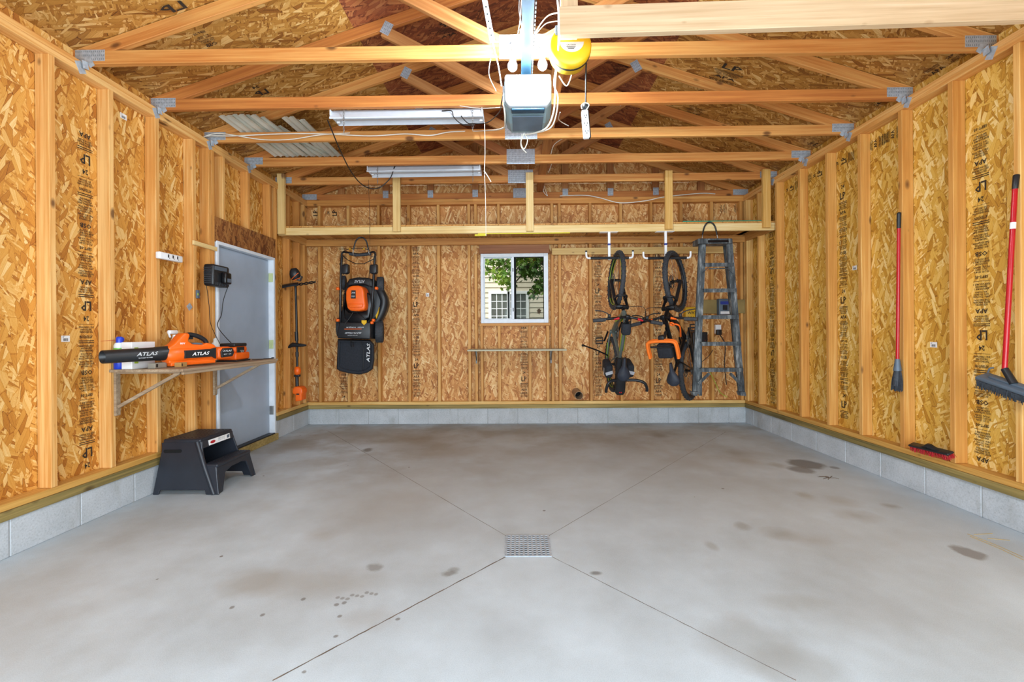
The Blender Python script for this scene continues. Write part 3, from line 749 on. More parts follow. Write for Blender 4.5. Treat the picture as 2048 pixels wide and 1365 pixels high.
# ------------------------------------------------------------------ outside the window
gr = B().box2((-30, YQ+.4, -.25), (30, 40, -.15)); struct(gr.build('lawn', 'grass'))
dw = B().box2((-30, -25, -.14), (30, YF-.12, -.02)); struct(dw.build('driveway', 'asphalt'))
YN = 11.0
hs = thing('neighbour_house', 'beige vinyl-sided house seen outside through the window', 'house', (0, YN, -.15))
sd = B(); z = -.15; pc = .125
while z < 6.2:
    sd.add([(-9, YN+.012, z), (9, YN+.012, z), (9, YN-.012, z), (-9, YN-.012, z), (-9, YN+.012, z+pc), (9, YN+.012, z+pc)], [(0, 3, 2, 1), (3, 4, 5, 2)], False); z += pc
sd.box2((-9, YN+.02, -.15), (9, YN+.3, 6.2)); sd.build('siding', 'siding', hs)
def nwin(px0, px1, py0, py1, cols, rows):
    a, c = at(px0, py0, YN), at(px1, py1, YN); b = B()
    frame(b, a.x, c.x, c.z, a.z, .07, .07, .08, .07, YN-.05, YN+.02); wn = b.build('window', 'white', hs)
    q = B().box2((a.x+.07, YN-.018, c.z+.08), (c.x-.07, YN-.014, a.z-.07)); q.build('pane', 'darkglass', wn)
    q = B()
    for i in range(1, cols): x = a.x+.07+(c.x-a.x-.14)*i/cols; q.box2((x-.008, YN-.026, c.z+.08), (x+.008, YN-.016, a.z-.07))
    for j in range(1, rows): zz = c.z+.08+(a.z-c.z-.15)*j/rows; q.box2((a.x+.07, YN-.025, zz-.008), (c.x-.07, YN-.017, zz+.008))
    q.build('grille', 'white', wn)
nwin(977, 1021, 583, 668, 3, 5); nwin(1014, 1058, 583, 668, 3, 5)
# maple boughs hanging in front of the house, one object with its leaves
tr = thing('maple_tree', 'green maple tree whose leafy boughs hang outside the window', 'tree', (2.6, 8.6, -.15))
bb = B(); bb.tube([(2.6, 8.6, -.15), (2.55, 8.6, 2.0), (2.3, 8.55, 4.4)], lambda q: .13-.06*q, 10)
clus = [(975, 525, 20), (985, 545, 17), (998, 553, 12), (1008, 530, 14), (1018, 545, 14), (1012, 562, 11), (1022, 575, 10), (1040, 520, 18), (1052, 535, 16), (1045, 548, 12), (1062, 525, 18), (1075, 520, 16), (1085, 515, 15), (1068, 545, 12), (1080, 560, 12), (1072, 580, 11), (1085, 575, 12), (1066, 590, 9), (1088, 545, 14), (1030, 512, 16), (1056, 512, 18), (990, 512, 12)]
lv = B(); YT = 8.3
for (x, y, r) in clus:
    c0 = at(x, y, YT); bb.tube([(2.35, 8.55, 4.0), ((2.35+c0.x)/2, 8.45, (4.0+c0.z)/2+.35), c0], .012, 5)
    for k in range(int(r*2.6)):
        rr = r/F*YT; p = c0+Vector((random.gauss(0, .55)*rr, random.uniform(-.25, .25), random.gauss(0, .5)*rr))
        E = Euler((random.uniform(.4, 2.2), random.uniform(-.6, .6), random.uniform(0, 6.28))).to_matrix(); sz = random.uniform(.035, .06)
        lv.add([p+E @ Vector((u*sz/.05*.05, v*sz/.05*.05, 0)) for u, v in leaf_pts(1, 0, 10)], [tuple(range(10))])
bb.build('trunk', 'bark', tr); o = lv.build('foliage', 'leaf', tr); o['kind'] = 'stuff'

# ------------------------------------------------------------------ printed lettering on the sheathing
LINES = [('ATTENTION', 1), ('THIS SIDE DOWN', 0), ('-----', 9), ('24', 3), ('LP', 4), ('=====', 9), ('SIZED FOR SPACING', 0), ('APA', 2), ('RATED SHEATHING', 0), ('24/16  7/16 INCH', 0), ('EXPOSURE 1', 0), ('-----', 9), ('SEPT-05', 1),
         ('PS 2-92  253-476', 0), ('15/32 CATEGORY', 0), ('OSB', 2), ('EDGE 1  STRENGTH AXIS', 0), ('THIS DIRECTION', 0), ('SHEATHING SPAN', 0), ('=====', 9)]
def stamp(parent, c, right, up, w_, length, start=0, small=True, name='printed_lettering', ink='ink'):
    """column of print running along -up from c, w_ wide, centred on c"""
    b = B(); right = Vector(right).normalized(); up = Vector(up).normalized(); c = Vector(c); y = 0; k = start; n = right.cross(up)
    while y < length-.03:
        s, kind = LINES[k % len(LINES)]; k += 1
        if kind == 4: h = .085; b.text(s, c-up*(y+h/2), right, up, size=h*.78, width=w_*.62); y += h+.012
        elif kind == 3: h = .05; b.text(s, c-up*(y+h/2), right, up, size=h*.7, width=w_*.33); y += h+.02
        elif kind == 2: h = .045; b.text(s, c-up*(y+h/2), right, up, size=h*.72, width=w_*.7); y += h+.012
        elif kind == 1: h = .034; b.text(s, c-up*(y+h/2), right, up, size=h*.62, width=w_*.75); y += h+.008
        elif kind == 9:
            for q in range(1 if s[0] == '-' else 2):
                p = c-up*(y+.006); t_ = .0022 if s[0] == '-' else .005
                b.add([p-right*w_*.47-up*t_, p+right*w_*.47-up*t_, p+right*w_*.47, p-right*w_*.47], [(0, 1, 2, 3)]); y += .013
            y += .006
        else:
            for q in range(3 if small else 2):
                b.text(LINES[(k*3+q*5) % len(LINES)][0] if q and LINES[(k*3+q*5) % len(LINES)][1] == 0 else s, c-up*(y+.008), right, up, size=.013, width=w_*(.92-.12*((k+q) % 3))); y += .0158
            y += .006
    return b.build(name, ink, parent)
lx, ly = Vector((0, 1, 0)), Vector((0, 0, 1))
e = .0035
# left wall (print is upside down)
p = onX(177, 600, XO+e)
stamp(wall_left, (XO+e, 2.995, .33), -lx, -ly, .115, 2.34, 3)
# right wall
for px, st in ((1962, 7), (1686, 2), (1543, 12)):
    q = onX(px, 500, XQ-e); stamp(wall_right, (XQ-e, q.y, 2.66 if px < 1900 else 2.67), (0, -1, 0) if st == 2 else (0, 1, 0), (0, 0, 1) if st == 2 else (0, 0, -1), .115, 2.3, st) if st == 2 else \
        stamp(wall_right, (XQ-e, q.y, .34), (0, 1, 0), (0, 0, -1), .115, 2.3, st)
# row of print along the strip above the panels
for px in (1585, 1632, 1690, 1755, 1790): 
    q = onX(px, 300, XQ-e); stamp(wall_right, (XQ-e, q.y+.13, 2.86), (0, 0, 1), (0, 1, 0), .10, .24, px % 7)
# back wall
for px, z1, L, st in ((832, 2.42, 2.08, 5), (1196, 2.42, 2.08, 9), (1316, 2.42, 2.08, 1), (686, 2.42, 2.08, 14), (1047, 1.32, 1.0, 7)):
    q = at(px, 600, YQ-e); stamp(wall_back, (q.x, YQ-e, z1), (1, 0, 0), (0, 0, 1), .115, L, st, False)
for px in (625, 650, 1440, 1468):
    q = at(px, 420, YQ-e); stamp(wall_back, (q.x, YQ-e, 2.9), (0, 0, 1), (-1, 0, 0), .13, .12, px % 9, False)
# roof sheathing
def roofprint(px, py, sg, length, w_, st, along=True):
    """on the slope: solve for the slope plane"""
    d = at(px, py, 1.0)-EYE; xe = XO if sg > 0 else XQ
    # z = ZS+PITCH*sg*(x-xe)
    tt = (ZS+PITCH*sg*(-xe)-H)/(d.z-PITCH*sg*d.x); p = EYE+d*tt
    sl = Vector((sg, 0, PITCH)).normalized(); nrm = Vector((-sg*PITCH, 0, 1)).normalized(); p = p-nrm*.004
    if along: stamp(ceiling, p, sl*-1, (0, -1, 0), w_, length, st, False, 'printed_lettering')
    else: stamp(ceiling, p, (0, -1, 0), sl, w_, length, st, False, 'printed_lettering')
for a_ in ((335, 5, 1, .2, .25, 4, True), (395, 62, 1, .16, .12, 12, True), (505, 168, 1, .2, .18, 2, True), (890, 40, 1, .22, .2, 4, True), (1470, 130, -1, .3, .28, 4, True), (1860, 135, -1, .5, .14, 6, False), (1905, 105, -1, .3, .16, 12, False),
           (1745, 205, -1, .5, .13, 2, False), (1395, 215, -1, .2, .2, 9, True), (1255, 125, -1, .25, .25, 14, True), (1620, 285, -1, .4, .12, 6, False), (1285, 330, -1, .2, .9, 6, True), (870, 331, 1, .12, .7, 3, True)):
    roofprint(*a_)
# paper tags stapled to the sheathing
def sticker(parent, p, right, n, w_=.055, h_=.04):
    p = Vector(p); right = Vector(right); n = Vector(n); b = B()
    R = Matrix((right, Vector((0, 0, 1)), n)).transposed()
    b.box(p+n*.003, (w_, h_, .0012), R); b.mat(1)
    for k in range(7): b.box(p+n*.0042+right*((k-3)*w_*.09)+Vector((0, 0, -.006)), (w_*(.03+.03*(k % 2)), h_*.45, .0006), R)
    b.text('LP', p+n*.0045+right*(-w_*.25)+Vector((0, 0, h_*.3)), right, (0, 0, 1), size=h_*.2)
    return b
for px, py, who in ((130, 678, 'white barcode tag stapled to the left sheathing beside the foremost stud'), (246, 233, 'small barcode tag high on the left sheathing by the second stud')):
    solo(sticker(None, onX(px, py, XO), (0, 1, 0), (1, 0, 0)), 'barcode_tag', ['labelwhite', 'ink'], who, 'tag', 'barcode tags')
for px, py, who in ((1868, 690, 'barcode tag on the right sheathing between the two brooms'), (1710, 536, 'small barcode tag on the right sheathing left of the narrow broom')):
    solo(sticker(None, onX(px, py, XQ), (0, -1, 0), (-1, 0, 0)), 'barcode_tag', ['labelwhite', 'ink'], who, 'tag', 'barcode tags')
solo(sticker(None, at(855, 590, YQ), (1, 0, 0), (0, -1, 0), .045, .05), 'barcode_tag', ['labelwhite', 'ink'], 'faint tag on the back sheathing right of the mower', 'tag', 'barcode tags')

# ------------------------------------------------------------------ loft shelf across the back
YLF = 5.32
loft = thing('loft_shelf', 'long pine loft shelf hung across the back wall', 'shelf', (XM, YLF, 2.43))
xa, xb = at(556, 460, YLF).x, at(1551, 450, YLF).x
board('front_beam', (xa, YLF+.019, 2.475), (xb, YLF+.019, 2.475), .038, .089, 'pale', loft)
board('ledger', (XL, YB-.019, 2.465), (XR, YB-.019, 2.465), .038, .089, 'stud_back', loft)
for k, x in enumerate((xa+.02, xb-.02)): board('end_rail', (x, YLF+.04, 2.475), (x, YB-.04, 2.475), .038, .089, 'stud_back', loft)
x = xa; i = 0
while x < xb-.02:
    wd = .14; board('deck_board', (min(x+wd/2, xb-wd/2), YLF+.002, 2.531), (min(x+wd/2, xb-wd/2), YB-.002, 2.531), wd-.003, .019, 'stud_back', loft); x += wd
for px0, px1, top, bot in ((553, 572, 348, 469), (785, 801.5, 350, 464), (1051, 1067, 346, 463), (1329, 1344.5, 342, 459), (1523, 1541, 339, 456)):
    a, c = at((px0+px1)/2, top, YLF-.02), at((px0+px1)/2, bot, YLF-.02)
    board('hanger_post', (a.x, YLF-.020, a.z), (a.x, YLF-.020, c.z), .089, .038, 'pale' if px0 < 800 or px0 == 1051 else 'plate', loft, up=(0, 1, 0))
a, c = at(605, 452, 5.7), at(646, 443, 5.7)
solo(B().box2((a.x, 5.6, 2.541), (c.x, 5.8, 2.60), .004), 'carton', 'cardboard', 'low grey carton on the left end of the loft shelf', 'box')
a, c = at(1365, 446, 5.36), at(1526, 443, 5.36)
solo(B().box2((a.x, 5.34, 2.541), (c.x, 5.75, 2.556), .003), 'foam_board', 'green_foam', 'thin green foam board lying on the right end of the loft shelf', 'board')
a, c = at(956, 473, 5.33), at(1140, 469, 5.33)
solo(B().box2((a.x, 5.325, 2.421), (c.x, 5.345, 2.4295), .001).box((a.x+.03, 5.34, 2.41), (.14, .03, .02), None, .004), 'yellow_strap', 'yellow_strip', 'yellow strap along the underside of the loft beam above the window', 'strap')

# ------------------------------------------------------------------ small shelf under the window
sx0, sx1 = at(936, 699, 5.72).x, at(1132, 697, 5.72).x
ws = thing('window_shelf', 'pale narrow board shelf on two brackets below the window', 'shelf', ((sx0+sx1)/2, YB, .99))
a = at(1034, 702.5, 5.62); zt = a.z+.008
board('shelf_board', (sx0, YB-.19, zt), (sx1, YB-.19, zt), .36, .019, 'shelf_ply', ws)
for px in (953, 1102):
    x = at(px, 705, YB).x; b = B(); zz = zt-.0095
    b.bar((x, YB-.003, zz), (x, YB-.003, zz-.18), .02, .004, (0, 1, 0)); b.bar((x, YB-.003, zz-.002), (x, YB-.24, zz-.002), .02, .004)
    b.tube([(x, YB-.006, zz-.14), (x, YB-.06, zz-.09), (x, YB-.16, zz-.02), (x, YB-.2, zz-.006)], .006, 6); b.build('bracket', 'dull_steel', ws)
# pipe stub
a = at(1152, 784, YQ); b = B(); pe = at(1158, 792, 5.85)
ps = Vector((a.x, YQ, a.z)); d = pe-ps
b.cyl(ps, pe, .055, .055, 20, False).cyl(ps, pe, .050, .050, 20, False)
b.add([pe+rot_to(d) @ Vector((0, r*math.cos(2*PI*i/20), r*math.sin(2*PI*i/20))) for r in (.055, .050) for i in range(20)], [(i, (i+1) % 20, 20+(i+1) % 20, 20+i) for i in range(20)])
b.mat(1).cyl(ps+d*.3, ps+d*.31, .0495, .0495, 20)
solo(b, 'pipe_stub', ['pipe', 'dark'], 'brown pipe stub poking out low from the back wall right of the window shelf', 'pipe')

# ------------------------------------------------------------------ floor drain
g = B(); p00, p10, p01, p11 = onZ(1014, 1073, 0), onZ(1097, 1073, 0), onZ(1012, 1114, 0), onZ(1100, 1113, 0)
x0, x1, y1_, y0_ = (p00.x+p01.x)/2, (p10.x+p11.x)/2, (p00.y+p10.y)/2, (p01.y+p11.y)/2
fd = thing('floor_drain', 'square steel drain grate in the middle of the concrete floor', 'drain', ((x0+x1)/2, (y0_+y1_)/2, 0))
B().box2((x0, y0_, .0004), (x1, y1_, .0012)).build('pit_shade_plate', 'dark', fd)  # flat black plate painted as the shaded pit; the slab has no hole
n = 10; hx = (x1-x0)/n; hy = (y1_-y0_)/n
for i in range(n+1):
    x = x0+hx*i; g.box2((x-hx*.22, y0_-hy*.25, .0013), (x+hx*.22, y1_+hy*.22, .005))
for j in range(n+1):
    y = y0_+hy*j; g.box2((x0-hx*.25, y-hy*.22, .0013), (x1+hx*.25, y+hy*.22, .0052))
g.build('grate', 'galv', fd)

# ------------------------------------------------------------------ fold-down bench on the left wall
BY0, BY1, BX, BZ = 3.06, 4.29, -2.335, 1.003
bn = thing('wall_bench', 'weathered plywood bench shelf on folding brackets at the left wall', 'bench', (XL, (BY0+BY1)/2, BZ))
b = B().box2((XL+.001, BY0, BZ-.02), (BX, BY1, BZ), .003); b.box2((XO+.002, 3.13, BZ-.02), (XL+.001, 3.47, BZ), .002)
board('bench_top', ((XL+BX)/2+.003, BY0, BZ-.010), ((XL+BX)/2+.003, BY1, BZ-.010), BX-XL-.004, .020, 'gray_wood', bn)
board('edge_strip', (BX-.009, BY0+.01, BZ-.03), (BX-.009, BY1-.02, BZ-.03), .018, .02, 'gray_wood', bn)
for y in (3.12, 4.14):
    b = B(); b.box2((XL+.001, y-.019, BZ-.33), (XL+.018, y+.019, BZ-.021), .002); b.bar((XL+.018, y, BZ-.27), (XL+.46, y, BZ-.028), .02, .022, (0, 0, 1), .002)
    b.bar((XL+.01, y, BZ-.028), (XL+.47, y, BZ-.028), .026, .012, (0, 0, 1), .002); b.build('folding_bracket', 'gray_wood', bn)

# --- leaf blower
blo = thing('leaf_blower', 'orange leaf blower with a long black nozzle on the wall bench', 'leaf blower', (-2.47, 3.5, BZ))
nz0 = Vector((-2.735, 2.885, 1.10)); nz1 = Vector((-2.585, 3.225, 1.108)); ax = (nz1-nz0).normalized()
b = B(); b.lathe(nz0, nz1-nz0, [(0, .043), (.004, .0445), (.30, .0475), (.305, .050), (.40, .054), (.47, .052)], 24, False)
b.lathe(nz0, nz1-nz0, [(0, .043), (.001, .0405), (.20, .0405)], 24, False); b.mat(1).cyl(nz0+ax*.18, nz0+ax*.181, .041, .041, 24)
ro = Vector((ax.y, -ax.x, 0))   # pointing to the room
b.build('nozzle', ['black', 'dark'], blo)
tx = B(); c0 = nz0+ax*.235+ro*.0485+Vector((0, 0, .006)); tx.text('ATLAS', c0+ro*.0015, ax, (0, 0, 1), size=.026, width=.125, shear=.25); c1 = nz0+ax*.225+ro*.0435+Vector((0, 0, -.021))
tx.text('BRUSHLESS BLOWER', c1+ro*.003, ax, Vector((0, 0, 1))-ro*.0-ro*.4, size=.008, width=.085)
tx.build('lettering', 'silver', blo)
def yz(u, z, off=0): return nz0+ax*u+ro*off+Vector((0, 0, z-nz0.z))
hd = [(.37, 1.022), (.37, 1.145), (.405, 1.165), (.455, 1.225), (.475, 1.245), (.505, 1.243), (.515, 1.225), (.50, 1.185), (.53, 1.160), (.60, 1.150), (.64, 1.165), (.69, 1.150), (.715, 1.12), (.725, 1.07), (.715, 1.022)]
b = B(); b.prism([yz(u, z, -.048) for u, z in hd], ro*.096, .022, 3, True)
b.lathe(yz(.36, 1.085), ax, [(0, .052), (.02, .066), (.08, .070), (.2, .066), (.3, .060)], 20)
b.prism([yz(.38, 1.003, -.05), yz(.70, 1.003, -.05), yz(.70, 1.03, -.05), yz(.38, 1.03, -.05)], ro*.10, .006, 2)
b.build('housing', 'orange', blo)
b = B().tube([yz(.50, 1.225), yz(.54, 1.232), yz(.60, 1.215), yz(.645, 1.185), yz(.66, 1.16)], .017, 10); b.box(yz(.535, 1.205), (.05, .02, .02), rot_to(ax), .005); b.build('handle', 'black', blo)
b = B().prism([yz(.52, 1.158, -.03), yz(.56, 1.17, -.03), yz(.60, 1.165, -.03), yz(.62, 1.15, -.03)], ro*.07, .005); b.build('grip_base', 'panel_grey', blo)
b = B(); b.prism([yz(.46, 1.055, .05), yz(.665, 1.055, .05), yz(.69, 1.035, .05), yz(.69, 1.125, .05), yz(.655, 1.115, .05), yz(.46, 1.115, .05)], ro*.024, .003); b.build('name_plate', 'black', blo)
b = B().text('ATLAS', yz(.575, 1.085, .0755), ax, (0, 0, 1), size=.026, width=.12, shear=.25); b.build('lettering', 'white', blo)
b = B().text('80V', yz(.46, 1.168, .0495), ax, (0, 0, 1), size=.016, width=.035); b.build('lettering', 'white', blo)
b = B().box(yz(.775, 1.075), (.13, .10, .10), rot_to(ax), .025, 3); blo_b = b.build('battery', 'orange', blo)
b = B(); b.prism([yz(.74, 1.04, .035), yz(.83, 1.045, .035), yz(.845, 1.075, .035), yz(.83, 1.115, .035), yz(.755, 1.115, .035), yz(.735, 1.09, .035)], ro*.028, .006, 2); b.build('battery_cover', 'black', blo_b)
b = B().text('ATLAS', yz(.785, 1.093, .0645), ax, (0, 0, 1), size=.014, width=.07, shear=.25); b.text('80V  4.0', yz(.785, 1.066, .0645), ax, (0, 0, 1), size=.010, width=.06); b.build('lettering', 'silver', blo_b)

# --- charger with a battery on it
cg = thing('battery_charger', 'orange charger with an upside-down black battery behind the leaf blower', 'charger', (-2.52, 3.93, BZ))
c0 = Vector((-2.53, 3.92, BZ)); Rz = Matrix.Rotation(.1, 3, 'Z')
B().box(c0+Vector((0, 0, .008)), (.17, .24, .014), Rz, .004).build('base', 'black', cg)
B().box(c0+Vector((0, 0, .048)), (.165, .235, .066), Rz, .015, 3).build('body', 'orange', cg)
bt = B().box(c0+Vector((0, .0, .105)), (.14, .20, .055), Rz, .02, 3).build('battery', 'orange', cg)
B().box(c0+Vector((0, 0, .145)), (.13, .21, .032), Rz, .012, 3).build('battery_top', 'black', bt)
q = c0+Vector((.074, -.02, .10)); B().box(q, (.008, .12, .055), Rz, .003).build('label_plate', 'black', bt)
B().text('ATLAS', q+Vector((.0055, 0, -.01)), (0, -1, 0), (0, 0, -1), size=.02, width=.08, shear=.25).build('lettering', 'silver', bt)
# aerosol duster can
cc = Vector((-2.817, 3.105, BZ))
can = thing('duster_can', 'green and white aerosol can with a blue cap at the near end of the bench', 'spray can', cc)
B().lathe(cc, (0, 0, 1), [(0, .030), (.003, .033), (.05, .033)], 20).build('base_band', 'blue', can)
B().lathe(cc+Vector((0, 0, .05)), (0, 0, 1), [(0, .033), (.115, .033), (.13, .028), (.137, .022)], 20).build('body', 'canwhite', can)
B().lathe(cc+Vector((0, 0, .075)), (0, 0, 1), [(0, .0333), (.075, .0335)], 20, False).build('label_band', 'cangreen', can)
b = B().lathe(cc+Vector((0, 0, .187)), (0, 0, 1), [(0, .021), (.03, .021), (.04, .017), (.043, .01)], 16); b.box(cc+Vector((.0, .016, .21)), (.02, .03, .024), None, .004); b.build('cap', 'blue', can)
B().tube([cc+Vector((-.0, -.03, .205)), cc+Vector((-.03, -.11, .20))], .0015, 5, smooth_pts=False).build('straw', 'red', can)
# cartons
def carton(name, c, size, mats, label, R=None, text=None):
    b = B().box(c, size, R, .002); b.mat(1)
    if text: b.text(text, Vector(c)+Vector((size[0]/2+.001, 0, 0)), (0, 1, 0), (0, 0, 1), size=.014, width=size[1]*.5)
    b.box(Vector(c)+Vector((size[0]/2+.0006, -size[1]*.32, 0)), (.001, size[1]*.16, size[2]*.6))
    return solo(b, name, mats, label, 'box')
carton('carton', (-2.745, 3.18, BZ+.095), (.075, .20, .19), ['labelwhite', 'lime'], 'white and green cardboard box standing behind the blower nozzle', None, 'LED BULBS')
carton('carton', (-2.50, 3.26, BZ+.018), (.05, .06, .034), ['tan_card', 'ink'], 'small tan box lying under the blower nozzle')
carton('carton', (-2.60, 3.17, BZ+.02), (.05, .11, .038), ['cardboard', 'ink'], 'small grey box lying under the blower nozzle')
b = B().lathe((-2.74, 3.51, BZ), (0, 0, 1), [(0, .035), (.005, .04), (.16, .04), (.21, .018), (.24, .014)], 18)
sb = thing('spray_bottle', 'white trigger spray bottle behind the orange blower housing', 'bottle', (-2.74, 3.51, BZ)); b.build('body', 'white', sb)
B().box((-2.735, 3.485, BZ+.26), (.03, .085, .03), None, .008, 2).box((-2.735, 3.45, BZ+.24), (.015, .012, .05), Matrix.Rotation(.4, 3, 'X'), .004).build('trigger', 'white', sb)
b = B().lathe((-2.76, 4.02, BZ), (0, 0, 1), [(0, .04), (.10, .042), (.15, .036), (.17, .02), (.20, .018), (.21, .0)], 18)
solo(b, 'plastic_jug', 'canwhite', 'pale jug behind the charger at the door end of the bench', 'bottle')
b = B().tube([(-2.45, 4.06, BZ+.004), (-2.40, 4.12, BZ+.004), (-2.42, 4.2, BZ+.004), (-2.38, 4.26, BZ+.004)], .003, 6).box((-2.375, 4.27, BZ+.008), (.02, .02, .012), None, .002)
solo(b, 'charging_lead', 'cable_black', 'short black lead lying on the far end of the bench', 'cable')

# --- things on the left studs
a = onX(319, 506, XL+.035); c = onX(365, 526, XL+.035)
ps_ = thing('power_strip', 'white power strip screwed across the left wall studs', 'power strip', (XL, (a.y+c.y)/2, 2.02))
zc_ = (onX(342, 506, XL+.03).z+onX(342, 524, XL+.03).z)/2
B().box((XL+.02, (a.y+c.y)/2, zc_), (.04, c.y-a.y, .055), None, .008, 2).build('body', 'white', ps_)
b = B()
for k in range(3):
    y = a.y+(c.y-a.y)*(.35+.2*k); b.box((XL+.0405, y, zc_+.004), (.002, .012, .025), None, .0008).box((XL+.0405, y+.01, zc_-.012), (.002, .006, .006))
b.build('outlets', 'black', ps_)
ch = thing('wall_charger', 'black tool charger hung on the stud beside the door', 'charger', (XL, 4.05, 1.75))
cz = onX(420, 549, XL+.08).z; cy0, cy1 = 4.0, 4.23
B().box((XL+.05, (cy0+cy1)/2, cz), (.098, cy1-cy0, .20), None, .02, 3).build('body', 'black', ch)
b = B()
for k in range(8): b.box((XL+.1, cy0+.03+k*.022, cz-.078), (.004, .010, .03))
for k in range(9): b.box((XL+.045, cy0-.002, cz-.07+k*.017), (.07, .004, .006))
b.build('vent_ribs', 'rubber', ch)
b = B().box((XL+.125, cy1-.09, cz-.02), (.05, .09, .11), None, .015, 2); b.build('battery', 'black_metal', ch)
b = B().box((XL+.1515, cy1-.09, cz-.04), (.002, .05, .035)).box((XL+.1, cy0+.1, cz+.065), (.003, .17, .035)); b.build('label', 'panel_grey', ch)
def cable(pts, r, mat, label, name='cable', cat='cable', group=None, seg=6):
    return solo(B().tube(pts, r, seg), name, mat, label, cat, group)
cable([(XL+.11, 4.21, cz-.04), onX(447, 600, XL+.05), onX(443, 630, XL+.04), onX(436, 655, XL+.06), (-2.6, 4.05, BZ+.12)], .0035, 'cable_black', 'black cord drooping from the wall charger past the door edge')
cable([onX(413, 572, XL+.02), onX(418, 610, XL+.01), onX(422, 650, XL+.02), (-2.66, 3.95, BZ+.13)], .0025, 'cable_black', 'thin black cord running down the stud below the wall charger')
b = B().box(onX(395.5, 589, XL+.008), (.016, .035, .075), None, .004, 2); b.mat(1).box(onX(396, 589, XL+.017), (.002, .01, .02))
solo(b, 'wall_switch', ['panel_grey', 'lime'], 'tiny grey box on the stud under the wall charger', 'switch')
b = B().box(onX(379, 614, XL+.003), (.004, .05, .05), Matrix.Rotation(.7, 3, 'X'), .001)
solo(b, 'metal_patch', 'galv', 'small square metal patch set diagonally on the left stud above the bench', 'plate')

# ------------------------------------------------------------------ step stool
st = thing('step_stool', 'black plastic two-step stool standing by the left wall', 'stool', (-2.6, 3.62, 0))
Yn, Yf = 3.41, 3.90; ins = .055
def sidep(yb, yt, th):
    """tapered side panel from yb at the floor to yt at the top"""
    prof = [(-2.845, 0), (-2.80, .405), (-2.505, .405), (-2.465, .22), (-2.37, .215), (-2.335, 0), (-2.40, 0), (-2.415, .03), (-2.79, .03), (-2.80, 0)]
    prof = [(-2.845, 0), (-2.80, .405), (-2.50, .405), (-2.455, .222), (-2.365, .215), (-2.325, 0), (-2.43, 0), (-2.44, .035), (-2.79, .035), (-2.80, 0)]
    Y = lambda z: yb+(yt-yb)*z/.405
    b = B(); poly = [Vector((x, Y(z), z)) for x, z in prof]
    b.prism(poly, (0, th, 0), .006, 2); return b
sidep(Yn, Yn+ins, .014).build('side_panel', 'stool', st); sidep(Yf-.014, Yf-ins-.014, .014).build('side_panel', 'stool', st)
b = B()
Yz = lambda z: Yn+ins*z/.405
b.tube([(-2.53, Yz(.40)+.0, .398), (-2.45, Yz(.2)-.001, .20), (-2.365, Yz(0)+.004, .004)], .017, 8, smooth_pts=False); b.build('side_rib', 'stool', st)
b = B(); sy = Yz(.33)-.003; b.prism([(-2.775+.014*math.cos(t_)+(.115 if math.cos(t_) > 0 else 0), sy, .328+.014*math.sin(t_)) for t_ in [2*PI*i/16 for i in range(16)]], (0, .004, 0)); b.build('hand_hole_shade', 'dark', st)  # black inlay painted as the shaded inside of an uncut hand hole
tt = B(); tt.box(((-2.80-2.50)/2, (Yn+Yf)/2, .405), (.30, Yf-Yn-2*ins+.01, .03), None, .012, 3)
for k in range(9): tt.box((-2.775+k*.031, (Yn+Yf)/2, .4205), (.016, Yf-Yn-2*ins-.06, .004), None, .0015)
tt.build('upper_step', 'stool', st)
lt = B(); lt.box((-2.41, (Yn+Yf)/2, .215), (.115, Yf-Yn-ins, .03), None, .010, 3)
for k in range(4): lt.box((-2.445+k*.024, (Yn+Yf)/2, .2305), (.012, Yf-Yn-ins-.06, .004), None, .0015)
lt.prism([(-2.36, Yn+.03, .205), (-2.36, Yf-.03, .205), (-2.352, Yf-.03, .15), (-2.352, Yf-.10, .15), (-2.352, Yf-.16, .165), (-2.352, Yn+.2, .165), (-2.352, Yn+.12, .14), (-2.345, Yn+.08, .0), (-2.335, Yn+.01, .0)], (-.014, 0, 0), .003)
lt.prism([(-2.352, Yf-.10, .16), (-2.352, Yf-.03, .16), (-2.33, Yf-.004, 0), (-2.33, Yf-.05, 0)], (-.014, 0, 0), .003)
lt.build('lower_step', 'stool', st)
b = B(); b.box((-2.497, (Yn+Yf)/2, .372), (.014, Yf-Yn-2*ins, .06), Matrix.Rotation(-.15, 3, 'Y'), .004); b.build('riser', 'stool', st); B().box2((-2.812, Yn+ins, .03), (-2.80, Yf-ins, .39)).build('back_panel', 'stool', st)
b = B(); b.box((-2.4885, (Yn+Yf)/2+.01, .372), (.002, .26, .042), Matrix.Rotation(-.15, 3, 'Y')); lb = b.build('product_label', 'labelwhite', st)
b = B(); b.prism([(-2.486+.0*t_, (Yn+Yf)/2-.075+.03*math.cos(2*PI*t_/18), .372+.012*math.sin(2*PI*t_/18)) for t_ in range(18)], (.0008, 0, 0)); b.build('logo', 'red', lb)
b = B()
for k in range(4): b.text('STEP STOOL' if k % 2 else 'MAX 300 LB', (-2.4862, (Yn+Yf)/2+.03, .384-k*.009), (0, 1, 0), (0, 0, 1), size=.005, width=.08)
b.box((-2.4862, (Yn+Yf)/2+.115, .372), (.001, .03, .03)); b.build('fine_print', 'panel_grey', lb)

